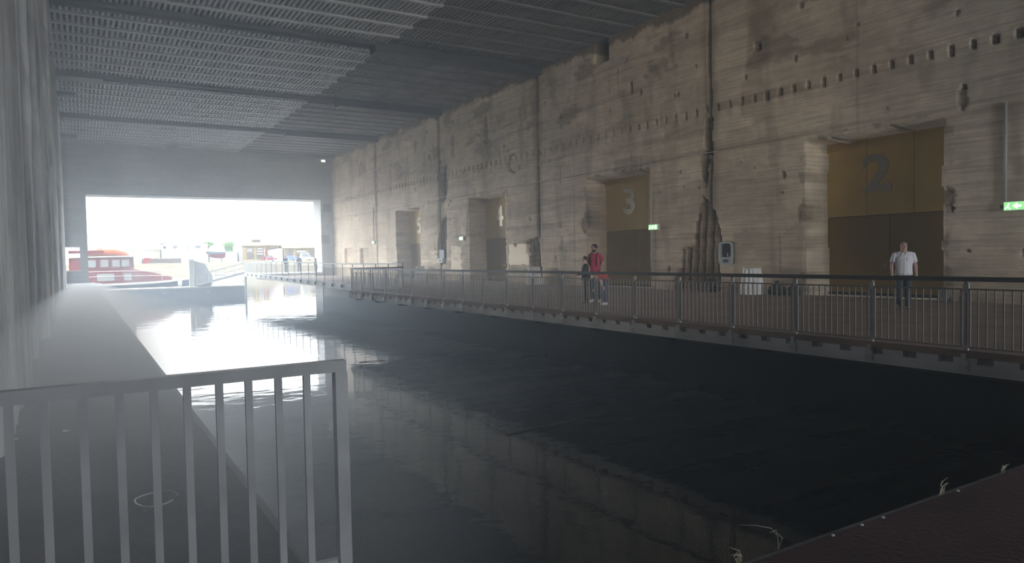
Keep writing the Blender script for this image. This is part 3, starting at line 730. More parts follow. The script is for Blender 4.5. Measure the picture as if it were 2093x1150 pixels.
def figure(name, label, loc, rz, H, pose, looks, scale_w=1.0):
    """pose: dict of joint overrides in a 1.75 m frame, figure faces -Y; looks: clothing and colours"""
    k = H/1.75; w_ = k*scale_w
    s = empty(name, loc, rz, label=label, cat='person')
    J = {'pelvis':((0,0,.95),(.105,.09)),'belly':((0,-.005,1.10),(.115,.09)),'chest':((0,.0,1.30),(.130,.09)),'neck0':((0,.01,1.47),(.075,.065)),'neck1':((0,-.0,1.53),.056),
         'jaw':((0,-.02,1.585),(.060,.072)),'skull':((0,-.005,1.66),(.077,.097)),'crown':((0,.005,1.725),(.055,.07)),
         'shR':((-.175,.01,1.42),.060),'elR':((-.235,.03,1.14),.041),'wrR':((-.25,-.06,.90),.028),'haR':((-.25,-.09,.82),(.024,.040)),
         'shL':((.175,.01,1.42),.060),'elL':((.235,.03,1.14),.041),'wrL':((.25,-.06,.90),.028),'haL':((.25,-.09,.82),(.024,.040)),
         'hipR':((-.09,.0,.86),.070),'knR':((-.10,-.01,.50),.056),'anR':((-.105,.02,.09),.036),'toR':((-.115,-.13,.035),(.038,.03)),
         'hipL':((.09,.0,.86),.070),'knL':((.10,-.01,.50),.056),'anL':((.105,.02,.09),.036),'toL':((.115,-.13,.035),(.038,.03))}
    for n, p in pose.items():
        if n in J: J[n] = (p, J[n][1])
    J = {n: (tuple(c_*k for c_ in p), tuple(q*w_ for q in r) if isinstance(r, tuple) else r*w_) for n, (p, r) in J.items()}
    E_ = [('pelvis','belly'),('belly','chest'),('chest','neck0'),('neck0','neck1'),('neck1','jaw'),('jaw','skull'),('skull','crown'),
          ('neck0','shR'),('shR','elR'),('elR','wrR'),('wrR','haR'),('neck0','shL'),('shL','elL'),('elL','wrL'),('wrL','haL'),
          ('pelvis','hipR'),('hipR','knR'),('knR','anR'),('anR','toR'),('pelvis','hipL'),('hipL','knL'),('knL','anL'),('anL','toL')]
    P = {n: V3(v[0]) for n, v in J.items()}
    up = (P['crown']-P['jaw']).normalized()
    face = V3(pose.get('face', (0,-1,0))); face = (face-up*face.dot(up)).normalized(); side = up.cross(face).normalized()
    hc = P['skull']
    def hp(a, b_, c_): return hc+side*a*k+face*b_*k+up*c_*k
    ex = MB()
    ex.tube([hp(0,.078,.025), hp(0,.100,-.012), hp(0,.112,-.032), hp(0,.085,-.045)], [.010*k,.014*k,.018*k,.012*k], 7)      # nose
    o_ = len(ex.v); ex.ball((0,0,0), .078, .099, .098, 14, 10)
    for i in range(o_, len(ex.v)): q = ex.v[i]; ex.v[i] = tuple(hp(q[0], -q[1]-.006, q[2]+.018))
    for sg in (-1, 1):
        ex.tube([hp(sg*.070,-.0,.022), hp(sg*.080,-.010,.014), hp(sg*.080,-.010,-.018), hp(sg*.070,0,-.028)], [.010*k,.014*k,.012*k,.008*k], 7)   # ears
    ex.tube([hp(-.024,.072,-.070), hp(0,.084,-.068), hp(.024,.072,-.070)], .008*k, 6)        # lips
    for sfx in ('R', 'L'):
        a, h_ = P['wr'+sfx], P['ha'+sfx]; d = (h_-a).normalized(); sd = d.cross(V3((1,0,0)) if abs(d.x) < .8 else V3((0,0,1))).normalized(); nr = d.cross(sd)
        inw = V3((1 if sfx == 'R' else -1, 0, 0))
        for j, (off, ln) in enumerate(((-.028,.075),(-.010,.085),(.009,.080),(.027,.062))):
            p0 = h_+sd*off*k+d*.01*k; p1 = p0+d*ln*.55*k+inw*.012*k; p2 = p1+(d*.6+inw*.55).normalized()*ln*.5*k
            ex.tube([p0-d*.03*k, p0, p1, p2], [.009*k,.0095*k,.009*k,.007*k], 6)
        p0 = a+d*.035*k-sd*.03*k; p1 = p0+(d*.75-sd*.6).normalized()*.035*k; ex.tube([p0-d*.01*k, p1, p1+(d*.95+inw*.3).normalized()*.03*k], [.012*k,.011*k,.008*k], 6)
    body = skin('body', J, E_, 'pelvis', looks['skin'], s, ex)
    eb = MB()
    for sg in (-1, 1): q = hp(sg*.031,.082,.012); eb.ball(q, .012*k,.012*k,.009*k, 8, 6)
    eb.build('eyes', m_eye, body)
    # clothes: shaped sleeves, torso and legs over the same skeleton
    def lerp(a, b_, t): return P[a].lerp(P[b_], t)
    def rings(b, pts, n=20):
        o_ = len(b.v)
        for i, (c_, rx, ry) in enumerate(pts):
            t = (pts[min(i+1, len(pts)-1)][0]-pts[max(i-1, 0)][0]).normalized(); sd = V3((1,0,0)); fw = t.cross(sd).normalized()
            for q in range(n):
                th = 2*PI*q/n; e = 1+.012*math.sin(5*th+i*1.9)+.010*math.sin(9*th-i*2.7)
                b.v.append(tuple(c_+(sd*rx*math.cos(th)+fw*ry*math.sin(th))*w_*e))
        for i in range(len(pts)-1):
            for q in range(n): q2 = (q+1) % n; b.f.append((o_+i*n+q, o_+i*n+q2, o_+(i+1)*n+q2, o_+(i+1)*n+q))
        b.f.append(tuple(o_+q for q in range(n))[::-1]); b.f.append(tuple(o_+(len(pts)-1)*n+q for q in range(n)))
    sp = (P['belly']-P['pelvis']).normalized()
    if 'shirt' in looks:
        hem = P['pelvis']+sp*looks.get('hem', -.07)*k; nk = P['neck0']; up2 = (nk-P['chest']).normalized()
        b = MB()
        rings(b, [(hem,.170,.128),(hem.lerp(P['belly'],.5),.164,.124),(P['belly'],.160,.122),(P['belly'].lerp(P['chest'],.5),.168,.124),(P['chest'],.180,.126),(P['chest'].lerp(nk,.5),.182,.116),
                  (nk-up2*.045*k,.160,.095),(nk-up2*.015*k,.115,.078),(nk+up2*.015*k,.070,.068)])
        t_ = looks.get('sleeve', .62)
        for sf in ('R','L'):
            c0 = P['sh'+sf]; inn = c0.lerp(P['chest'], .22); rs_ = [inn, c0, lerp('sh'+sf,'el'+sf,.3), lerp('sh'+sf,'el'+sf,min(t_,1)*.98)]; rr = [.066,.072,.068,.064]
            if t_ > 1: rs_ += [lerp('el'+sf,'wr'+sf,.5), lerp('el'+sf,'wr'+sf,.93)]; rr = [.064,.068,.062,.056,.048,.042]
            b.tube(rs_, [q*w_ for q in rr], 12); b.tube([nk+V3((0,0,-.028*k)), c0.lerp(nk,.5)+V3((0,0,.002*k)), c0+V3((0,0,-.004*k))], [.062*w_,.064*w_,.068*w_], 12); b.ball(tuple(c0+V3((0,0,-.004*k))), .070*w_,.070*w_,.066*w_, 12, 8)
        sh = b.build('shirt', looks['shirt'], s, True)
        if 'collar' in looks:
            cb = MB(); pb2 = MB()
            for sg in (-1, 1):
                cb.add([(sg*.030*k,.055*k,1.50*k),(sg*.080*k,.0,1.495*k),(sg*.075*k,-.095*k,1.445*k),(sg*.020*k,-.108*k,1.425*k),(sg*.035*k,-.07*k,1.49*k),
                        (sg*.030*k,.062*k,1.515*k),(sg*.086*k,.0,1.510*k),(sg*.080*k,-.105*k,1.455*k),(sg*.020*k,-.120*k,1.430*k),(sg*.040*k,-.08*k,1.505*k)],
                       [(0,1,2,3,4),(9,8,7,6,5),(0,5,6,1),(1,6,7,2),(2,7,8,3),(3,8,9,4),(4,9,5,0)])
            cb.build('collar', looks['collar'], sh)
            fr = [(hem, .128), (P['belly'], .122), (P['chest'], .126), (P['chest'].lerp(nk,.5), .116)]
            for (a, ra), (c_, rc) in zip(fr[:-1], fr[1:]): pb2.bar((a.x, a.y-ra*w_-.001, a.z), (c_.x, c_.y-rc*w_-.001, c_.z), .028*k, .008*k, up=(0,-1,0))
            pb2.build('button_placket', looks['collar'], sh)
            MB().bar((.085*k, P['chest'].y-.118*w_, P['chest'].z-.03*k), (.085*k, P['chest'].y-.112*w_, P['chest'].z+.06*k), .075*k, .012*k, up=(.25,-1,0)).build('chest_pocket', looks['collar'], sh)
    b = MB(); wst = P['pelvis']+sp*.06*k
    rings(b, [(wst,.150,.112),(P['pelvis'],.164,.122),(P['pelvis']-sp*.05*k,.160,.120),(P['pelvis']-sp*.10*k,.130,.105)])
    for sf in ('R','L'):
        hp_ = P['hip'+sf]+sp*.02*k
        b.tube([hp_, lerp('hip'+sf,'kn'+sf,.25), lerp('hip'+sf,'kn'+sf,.6), P['kn'+sf], lerp('kn'+sf,'an'+sf,.4), lerp('kn'+sf,'an'+sf,.97)], [q*w_ for q in (.086,.090,.080,.066,.062,.058)], 14)
    b.build('trousers', looks['trousers'], s, True)
    for sf in ('R','L'):
        a, t_ = P['an'+sf], P['to'+sf]; d = (t_-a); d.z = 0; d.normalize(); sd = V3((-d.y, d.x, 0))
        b = MB(); n = 14
        base = a-V3((0,0,.09*k))
        if a.z > .16*k: base = a-V3((0,0,.07*k))
        def ring(z, l, wv, back): return [base+V3((0,0,z*k))+d*(l*math.cos(2*PI*i/n)+back)*k+sd*wv*math.sin(2*PI*i/n)*k for i in range(n)]
        rs = [ring(0,.135,.045,.075), ring(.025,.138,.049,.075), ring(.055,.115,.046,.055), ring(.09,.062,.042,.01), ring(.115,.05,.040,.0)]
        for q in rs: b.v += [tuple(x_) for x_ in q]
        for i in range(len(rs)-1):
            for j in range(n): j2 = (j+1) % n; b.f.append((i*n+j, i*n+j2, (i+1)*n+j2, (i+1)*n+j))
        b.f.append(tuple(range(n))[::-1]); b.f.append(tuple((len(rs)-1)*n+j for j in range(n)))
        b.build('shoe', looks['shoe'], s, True)
    if 'hair' in looks:
        b = MB(); n, m_ = 18, 9
        for i in range(m_+1):
            ph = PI*.55*i/m_
            for j in range(n):
                th = 2*PI*j/n; fr = math.cos(th)          # fr>0 towards the face
                cut = 1 if fr < .25 else 1-.42*(fr-.25)/.75
                p2 = ph*cut
                jt = 1+.035*math.sin(j*2.9+i*1.7)+.03*math.sin(j*5.3-i*3.1); q = hp(.085*jt*math.sin(p2)*math.sin(th), .108*jt*math.sin(p2)*math.cos(th)-.008, .112*jt*math.cos(p2)+.014)
                b.v.append(tuple(q))
        for i in range(m_):
            for j in range(n): j2 = (j+1) % n; b.f.append((i*n+j, (i+1)*n+j, (i+1)*n+j2, i*n+j2))
        hr = b.build('hair', looks['hair'], s, True)
        md = hr.modifiers.new('s', 'SOLIDIFY'); md.thickness = .012*k; md.offset = 0; bake(hr)
    if 'beard' in looks:
        b = MB(); n = 13
        for (z, r1, f1) in ((-.045,.069,.062),(-.066,.068,.066),(-.090,.058,.070),(-.108,.040,.060),(-.114,.01,.03)):
            for j in range(n):
                th = -PI*.55+PI*1.1*j/(n-1); q = hp(r1*math.sin(th)*1.04, f1*math.cos(th)*1.12+.004, z); b.v.append(tuple(q))
        for i in range(4):
            for j in range(n-1): b.f.append((i*n+j, i*n+j+1, (i+1)*n+j+1, (i+1)*n+j))
        bd = b.build('beard', looks['beard'], s, True); md = bd.modifiers.new('s', 'SOLIDIFY'); md.thickness = .012*k; bake(bd)
    if looks.get('glasses'):
        b = MB()
        for sg in (-1, 1):
            b.tube([hp(sg*.034+.024*math.cos(q*PI/6), .098, .010+.017*math.sin(q*PI/6)) for q in range(13)], .0035*k, 5)
            b.tube([hp(sg*.058,.096,.014), hp(sg*.084,.05,.014), hp(sg*.086,-.005,.012)], .003*k, 5)
        b.tube([hp(-.01,.100,.012), hp(.01,.100,.012)], .0035*k, 5)
        b.build('glasses', m_black, s)
    if 'strap' in looks:
        b = MB()
        for sg in (-1, 1):
            pts = [V3((sg*.105*k, y_*k, z_*k)) for y_, z_ in ((.13,1.10),(.15,1.30),(.10,1.46),(.0,1.51),(-.10,1.45),(-.142,1.30),(-.10,1.10),(.02,1.05))]
            for i in range(len(pts)-1): b.bar(pts[i], pts[i+1], .04*k, .012*k, up=(pts[i]+pts[i+1])/2-V3((sg*.105*k,0,1.28*k)))
        b.ball((0,.19*k,1.25*k), .14*k,.085*k,.20*k, 12, 8)
        b.build('backpack', looks['strap'], s)
    return s
m_eye = mat('eye_dark', (.03,.02,.02), .3)
sk1 = mat('warm_skin', (.50,.29,.22), .55); sk2 = mat('tan_skin', (.48,.29,.20), .55); sk3 = mat('fair_skin', (.62,.42,.33), .55)
cl_white = mat('white_cotton', (.80,.78,.80), .8, bump=((18,18,5),.4)); cl_red = mat('crimson_cotton', (.46,.035,.085), .8, bump=((18,18,5),.4))
cl_dk = mat('dark_denim', (.045,.05,.06), .85, noise=((9,9,3),.3)); cl_blue = mat('blue_denim', (.07,.11,.22), .85, noise=((9,9,3),.3)); cl_navy = mat('navy_denim', (.035,.045,.075), .85, noise=((9,9,3),.3))
cl_black = mat('black_cloth', (.018,.018,.02), .8); hair_d = mat('black_hair', (.012,.010,.009), .5); sh_w = mat('white_shoe', (.7,.7,.68), .6); sh_d = mat('dark_shoe', (.04,.04,.045), .6)
# man walking towards the viewer
figure('person', 'bald man in an open-necked white shirt and dark jeans walking before door 2', (18.5,10.6,0), -math.radians(52), 1.75,
       {'knR':(-.10,-.02,.50),'anR':(-.10,.10,.14),'toR':(-.11,-.04,.05),'knL':(.085,-.10,.50),'anL':(.085,-.06,.09),'toL':(.09,-.21,.035),
        'elR':(-.285,.03,1.16),'wrR':(-.275,-.02,.93),'haR':(-.265,-.05,.85),'elL':(.28,.05,1.15),'wrL':(.29,.0,.92),'haL':(.285,-.02,.84),'shR':(-.195,.01,1.43),'shL':(.195,.01,1.43),'face':(.25,-1,-.05)},
       {'skin':sk1,'shirt':cl_white,'collar':cl_white,'trousers':cl_dk,'shoe':sh_d,'hem':-.04,'sleeve':.68}, 1.24)
# family at the railing
figure('person', 'bearded man in a crimson t-shirt with glasses and backpack looking down beside the boy', (at(1217,617,Z=0).x,at(1217,617,Z=0).y,0), -math.radians(60), 1.93,
       {'wrL':(.235,-.12,.93),'haL':(.225,-.16,.86),'elL':(.25,.03,1.16),'wrR':(-.2,-.15,1.0),'haR':(-.18,-.22,.95),
        'jaw':(0,-.045,1.575),'skull':(0,-.045,1.65),'crown':(0,-.05,1.715),'face':(-.35,-.9,-.4),'anL':(.13,.05,.09),'toL':(.15,-.1,.035)},
       {'skin':sk2,'shirt':cl_red,'trousers':cl_navy,'shoe':sh_w,'hair':hair_d,'beard':hair_d,'glasses':True,'strap':cl_black,'hem':-.06,'sleeve':.7})
figure('person', 'dark-haired boy in a dark jacket standing sideways left of the bearded man', (at(1197,619,Z=0).x,at(1197,619,Z=0).y,0), -math.radians(125), 1.52,
       {'elR':(-.26,-.10,1.16),'wrR':(-.22,-.30,1.08),'haR':(-.20,-.38,1.08),'elL':(.26,-.10,1.16),'wrL':(.2,-.30,1.1),'haL':(.18,-.38,1.1),'face':(0,-1,.1)},
       {'skin':sk3,'shirt':cl_black,'trousers':cl_black,'shoe':sh_d,'hair':hair_d,'sleeve':1.2,'hem':-.06}, 1.08)
figure('person', 'child in a red top and blue jeans bending forward right of the bearded man', (at(1237,622,Z=0).x,at(1237,622,Z=0).y,0), -math.radians(118), 1.42,
       {'pelvis':(0,.06,.98),'belly':(0,-.06,1.10),'chest':(0,-.24,1.14),'neck0':(0,-.38,1.13),'neck1':(0,-.44,1.12),'jaw':(0,-.50,1.10),'skull':(0,-.57,1.09),'crown':(0,-.64,1.09),
        'shR':(-.16,-.33,1.12),'shL':(.16,-.33,1.12),'elR':(-.24,-.28,.86),'wrR':(-.2,-.38,.66),'haR':(-.18,-.41,.58),'elL':(.26,-.22,.92),'wrL':(.26,-.12,.72),'haL':(.25,-.10,.64),
        'hipR':(-.09,.06,.9),'hipL':(.09,.06,.9),'face':(0,-.3,-1)},
       {'skin':sk3,'shirt':mat('red_cotton', (.42,.06,.05), .8),'trousers':cl_blue,'shoe':sh_w,'hair':hair_d,'hem':-.02,'sleeve':.6})
# distant figures on the footbridge
for (px, yy, lab, rz_) in ((585, 75.0, 'distant person darkened to a backlit silhouette on the footbridge, leftmost of three', .4), (612, 74.2, 'distant person darkened to a backlit silhouette on the footbridge, middle of three', -.5), (646, 70.0, 'distant person in dark clothes at the gate\'s right pier', .9)):
    q = at(px, 560, Y=yy)
    figure('person', lab, (q.x, yy, bz(yy)+.0 if yy > FY else .0), rz_, 1.72, {}, {'skin':mat('shaded_tan_skin', (.10,.06,.045), .8, 0, .05),'shirt':mat('backlit_silhouette', (.006,.006,.008), .9, 0, .03),'trousers':mat('backlit_silhouette', (.006,.006,.008)),'shoe':mat('backlit_silhouette', (.006,.006,.008)),'hair':mat('backlit_silhouette', (.006,.006,.008)),'sleeve':1.2})  # skin, hair and clothes darkened in the colour to read as backlit

# ------------------------------------------------------------------ outside: pontoon, gangway, pilot boat
m_pon = mat('pontoon_side', (.045,.05,.06), .6); m_pt = mat('pontoon_top', (.2,.195,.18), .8)
s = empty('pontoon', (7.5, 79.5, -.9), label='low dark floating pontoon across the gate, in front of the red boat', cat='pontoon')
MB().box(-7.2,7.1,-1.5,1.5,-1.6,-.12).build('float', m_pon, s); MB().box(-7.25,7.15,-1.55,1.55,-.12,0).build('decking', m_pt, s)
for x in (-4.3,-.5,3.5): MB().tube([(x,-1.55,-.5),(x,-1.62,-.5)], .12, 8).build('fender_bolt', m_pt, s)
s = empty('mooring_pile', (9.65, 79.0, 0), label='square pale mooring pile standing at the pontoon beside the gangway', cat='pile')
MB().box(-.22,.22,-.22,.22,-3.5,1.75).build('shaft', mat('pale_pile', (.14,.135,.125), .8), s); MB().prism([(-.26,-.26),(.26,-.26),(.26,.26),(-.26,.26)], 1.75, 1.9).build('cap', m_pt, s)
s = empty('access_gate', (10.4, 79.0, -.9), label='dark sloping panelled landing frame between mooring pile and gangway', cat='frame')
MB().prism([(-.48,.0),(1.1,.0),(1.25,1.0),(.5,2.35),(-.48,2.6)], -.05, .05, 'y').build('side_panel', mat('dark_mesh_panel', (.10,.10,.10), .7), s)
MB().bar((-.48,0,2.62),(1.3,0,2.0),.06,.06).build('top_rail', m_rail, s); MB().box(1.2,1.26,-.04,.04,0,2.1).build('post', m_rail, s)
s = empty('gangway', (0,0,0), label='sloping aluminium gangway from the footbridge down to the pontoon', cat='gangway')
A, B_ = V3((14.5,77.2,.35)), V3((10.2,78.6,-.75))
m_al = mat('pale_aluminium', (.3,.3,.3), .4, .3)
MB().bar(A, B_, 1.2, .12).build('ramp', m_al, s)
for sg in (-1, 1):
    dd = (B_-A).normalized().cross(V3((0,0,1))).normalized()*.6*sg
    MB().bar(A+dd+V3((0,0,1.05)), B_+dd+V3((0,0,1.05)), .06, .06).build('handrail', m_rail, s)
    MB().bar(A+dd+V3((0,0,.05)), B_+dd+V3((0,0,.05)), .06, .2).build('stringer', m_rail if sg > 0 else m_al, s)
    MB().bar(A+dd+V3((0,0,.55)), B_+dd+V3((0,0,.55)), .03, .03).build('middle_rail', m_al, s)
    for k in range(6):
        q = A.lerp(B_, k/5)+dd; MB().box(q.x-.025,q.x+.025,q.y-.025,q.y+.025,q.z,q.z+1.05).build('post', m_al, s)

# red pilot boat
m_red = mat('red_boat_paint', (.045,.0028,.003), .4); m_or = mat('orange_cover', (.14,.03,.009), .6); m_hull = mat('navy_hull', (.008,.011,.02), .4); m_cream = mat('cream_rubbing_strake', (.28,.27,.24), .6)
m_glass = mat('pale_window', (.07,.076,.073), .15)
BYc = 83.6
s = empty('pilot_boat', (5.0, BYc, WZ), label='red pilot boat with navy hull and orange roof moored behind the pontoon', cat='boat')
def loft(secs, m, name, par=s, smooth=False):
    """secs: list of (x, [(y,z)...])"""
    b = MB(); n = len(secs[0][1])
    for x, pr in secs:
        for y_, z_ in pr: b.v.append((x, y_, z_))
    for i in range(len(secs)-1):
        for j in range(n): j2 = (j+1) % n; b.f.append((i*n+j, i*n+j2, (i+1)*n+j2, (i+1)*n+j))
    b.f.append(tuple(range(n))[::-1]); b.f.append(tuple((len(secs)-1)*n+j for j in range(n)))
    return b.build(name, m, par, smooth)
def hs(wd, zt, zb=-.4, wb=.6): return [(-wd,zt),(-wd*wb,zb),(wd*wb,zb),(wd,zt)]
loft([(-8,hs(1.9,1.35)),(-3,hs(2.0,1.4)),(1.5,hs(1.9,1.5)),(3.8,hs(1.3,1.65)),(5.4,hs(.5,1.85)),(6.0,hs(.05,1.95,.9))], m_hull, 'hull')
loft([(-8,[(-2.0,1.35),(2.0,1.35),(2.0,1.55),(-2.0,1.55)]),(-3,[(-2.1,1.4),(2.1,1.4),(2.1,1.6),(-2.1,1.6)]),(1.5,[(-2.0,1.5),(2.0,1.5),(2.0,1.7),(-2.0,1.7)]),(3.8,[(-1.38,1.65),(1.38,1.65),(1.38,1.83),(-1.38,1.83)]),(6.05,[(-.08,1.93),(.08,1.93),(.08,2.1),(-.08,2.1)])], m_cream, 'rubbing_strake')
def sec(x, z0, z1, w0, w1): return (x, [(-w0,z0),(w0,z0),(w1,z1),(-w1,z1)])
loft([sec(-6,1.6,3.0,1.75,1.6), sec(-.6,1.65,3.05,1.75,1.6), sec(1.6,1.72,2.55,1.6,1.4), sec(3.2,1.8,2.1,1.1,.95)], m_red, 'deckhouse')
wh = loft([sec(-6,3.0,4.2,1.55,1.45), sec(-1.2,3.05,4.25,1.55,1.45), sec(-.35,3.05,4.25,1.45,1.3)], m_red, 'wheelhouse')
for x0 in (-4.05,-2.95,-1.95,-1.05-.05):
    f = MB().box(x0-.34,x0+.34,-1.64,-1.40,3.28,3.98).build('window', mat('window_trim', (.12,.09,.085), .5), wh); MB().box(x0-.27,x0+.27,-1.66,-1.5,3.34,3.92).build('pane', m_glass, f)
loft([sec(-6,4.22,4.34,1.65,1.65), sec(-.1,4.28,4.40,1.55,1.5)], m_cream, 'roof')
b = MB(); b.tube([(-5.0,-.6,4.62),(-3.4,-.7,4.72),(-2.0,-.7,4.74),(-1.2,-.6,4.58),(-.75,-.5,4.42)], [.3,.36,.36,.28,.14], 10); b.tube([(-5,.7,4.6),(-3,.7,4.75),(-1,.6,4.5)], [.3,.34,.15], 10); b.build('life_raft_cover', m_or, s, True)
MB().box(-6,-3.0,-1.3,1.3,4.7,4.95).build('upper_fairing', m_red, s)
for x0, wv in ((-2.9,.75),(-.95,.35)): MB().box(x0-wv,x0+wv,-1.80,-1.5,1.9,2.6).build('side_vent', mat('grey_vent', (.09,.09,.085), .6), s)
b = MB()
for z_ in (2.35, 2.85): b.tube([(-6,-1.9,z_),(-1,-1.9,z_),(1.5,-1.8,z_-.05),(2.6,-1.6,z_-.1)], .025, 6)
b.build('side_rails', m_wh, s)
b = MB(); pl = [(2.2,-1.5,2.9),(3.8,-1.15,2.85),(5.4,-.4,2.9),(5.9,0,2.95),(5.4,.4,2.9)]
b.tube(pl, .03, 6)
for q in pl[:4]: b.tube([(q[0],q[1],1.75),q], .025, 6)
b.build('bow_pulpit', m_rail, s)
b = MB(); b.tube([(-5.4,0,5.0),(-6.0,0,7.6)], .06, 6); b.tube([(-4.7,0,5.0),(-5.9,0,7.5)], .05, 6)
for k in range(6): b.tube([(-5.4-.1*k,-.3,5.3+k*.42),(-4.8-.2*k,.35,5.3+k*.42)], .025, 5)
b.build('lattice_mast', m_rail, s)
MB().lathe([(.28,0),(.30,.08),(.18,.12),(.42,.16),(.42,.26),(.1,.3)], (-3.3,0,4.95), 14).build('radar', m_pt, s)
o = MB().lathe([(.0,-.0),(.17,.04),(.2,.35),(.17,.6),(.08,.68)], n=12).build('mooring_bollard', m_pt, smooth=True); o.location = (10.2-1.5+.0, 80.6, -.9); tag(o, 'stubby pale bollard on the pontoon left of the mooring pile', 'bollard')

# ------------------------------------------------------------------ outside: far quay, buildings, boats (about 190 m away)
FQ = 190.0
def fq(px, py, dy=0.0): return at(px, py, Y=FQ+dy)
m_qw = mat('pale_quay_stone', (.06,.052,.038), .85, noise=((.2,.2,.6),.15))
b = MB(); b.box(-260, 340, FQ, 420, -4, 1.5)
struct(b, 'far_quay', m_qw, 'sandy quay across the harbour, seen through the gate', 'quay')
m_bw = mat('white_render', (.13,.13,.127), .8); m_bt = mat('ochre_render', (.055,.038,.015), .8); m_roof = mat('pale_yellow_roof', (.09,.075,.035), .8)
m_win = mat('dark_window', (.03,.032,.034), .3); m_shop = mat('brown_shutter', (.022,.017,.013), .7); m_grn = mat('tree_green', (.016,.028,.010), .9, noise=((.6,.6,.6),.4))
def hx(px): return fq(px, 525).x
def hz_(py, px=450): return fq(px, py).z
G = 1.5
# white harbour building
x0, x1, x2 = hx(335), hx(383), hx(426); zt = hz_(497, 380)
s = empty('harbour_building', ((x0+x2)/2, FQ+25, G), label='white flat-roofed harbour building with dark windows across the water', cat='building')
cx = (x0+x2)/2
k_ = (FQ+20)/FQ
def rel(o, x, z): return x*k_-o.location.x, (z-EYE)*k_+EYE-o.location.z
def bld(s, xa, xb, za, zb, ya, yb, m, n):
    a, c_ = rel(s, xa, za), rel(s, xb, zb); return MB().box(a[0], c_[0], ya, yb, a[1], c_[1]).build(n, m, s)
bld(s, x0, x1, G, zt, -5, 5, m_bw, 'wing'); bld(s, x1, x2, G, zt-.1, -4.5, 5, m_bw, 'main_block')
bld(s, x0-.3, x1, zt, zt+.12, -5.2, 5, m_bw, 'roof_edge')
f = bld(s, hx(353), hx(364), hz_(506), hz_(500), -5.15, -4.9, m_bw, 'window_frame'); bld(s, hx(354), hx(363), hz_(505.5), hz_(500.5), -5.25, -5.1, m_win, 'pane').parent = s
bld(s, hx(385), hx(424), hz_(508), hz_(498.5), -4.65, -4.4, mat('grey_balcony', (.2,.2,.2), .7), 'balcony_recess'); bld(s, hx(400), hx(411), hz_(506), hz_(501), -4.75, -4.5, m_win, 'window'); bld(s, hx(334), hx(340), hz_(507), hz_(502), -5.1, -4.9, m_shop, 'window')
s = empty('low_building', (hx(312), FQ+30, G), label='low cream building left of the white harbour building', cat='building')
MB().box(-4,4,-3,3,0,3.6).build('walls', mat('cream_render', (.10,.095,.07), .8), s); MB().box(-4.2,4.2,-3.2,3.2,3.6,3.8).build('roof', m_bw, s)
s = empty('boundary_fence', (hx(343), FQ+6, G), label='brown fence along the far quay left of the white building', cat='fence')
MB().box(-5.6,3.6,-.05,.05,0,1.15).build('boards', m_shop, s)
for k in range(6): MB().box(-5.6+k*1.8,-5.45+k*1.8,-.12,.12,0,1.3).build('post', m_shop, s)
o = MB().tube([(0,0,0),(0,0,4.8)], .13, 8).build('lamp_post', m_pt); MB().box(-.1,.9,-.12,.12,4.75,4.9).build('lamp_head', m_pt, o); o.location = (hx(291), FQ+4, G); tag(o, 'thin grey lamp post on the far quay above the red boat', 'lamp post')
s = empty('red_kiosk', (hx(304), FQ+4, G), label='small red hut on the far quay beside the lamp post', cat='hut')
MB().box(-.85,.85,-.7,.7,0,.9).build('walls', m_red, s); MB().prism([(-.95,.9),(.95,.9),(.6,1.35),(-.7,1.35)], -.8, .8, 'y').build('roof', m_red, s); MB().box(.2,.6,-.75,-.7,.0,.7).build('opening', m_win, s)
s = empty('white_shed', (hx(481), FQ+12, G), label='long plain white shed behind the yacht on its stand', cat='shed')
MB().box(-2.1,2.1,-3,3,0,2.5).build('walls', m_bw, s); MB().box(-2.2,2.2,-3.1,3.1,2.5,2.65).build('roof', m_bw, s); MB().box(-1.0,.4,-3.06,-3,0,1.9).build('roller_door', mat('shed_door', (.34,.34,.34), .7), s)
# yacht ashore
s = empty('yacht', (hx(448), FQ+5, G), label='white cabin cruiser with red underside propped ashore on the far quay', cat='boat')
m_yr = mat('red_antifouling', (.05,.006,.008), .6); m_yd = mat('dark_waterline', (.015,.02,.024), .5)
def sx_(x, w0, w1, z0, z1): return (x, [(-w0,z0),(w0,z0),(w1,z1),(-w1,z1)])
loft([sx_(-1.5,.2,1.0,1.3,2.1), sx_(0,.35,1.3,1.0,2.05), sx_(1.6,.3,1.25,.95,2.05), sx_(2.2,.3,1.1,1.2,2.05)], m_yr, 'underside', s)
loft([sx_(-2.2,.3,.6,2.05,2.75), sx_(0,1.3,1.4,2.02,2.6), sx_(2.25,1.12,1.2,2.02,2.6)], m_yd, 'topsides', s)
loft([sx_(-2.9,.1,.2,2.8,3.05), sx_(0,1.42,1.42,2.6,2.85), sx_(2.35,1.22,1.2,2.6,2.85)], m_bw, 'gunwale', s)
loft([sx_(-1.8,.9,.3,2.85,3.3), sx_(-.9,1.1,.95,2.85,4.3), sx_(1.5,1.1,.95,2.85,4.45), sx_(2.0,1.0,.8,2.85,3.9)], m_bw, 'cabin', s)
for x in (-.4,.5,1.2): MB().box(x-.28,x+.28,-1.12,-.9,3.5,3.9).build('window', m_glass, s)
for x, y_ in ((-.8,-.8),(1.4,-.8),(-.8,.8),(1.4,.8)): MB().bar((x,y_*1.3,0),(x,y_*.6,1.5),.12,.12,(1,0,0)).build('prop', m_shop, s)
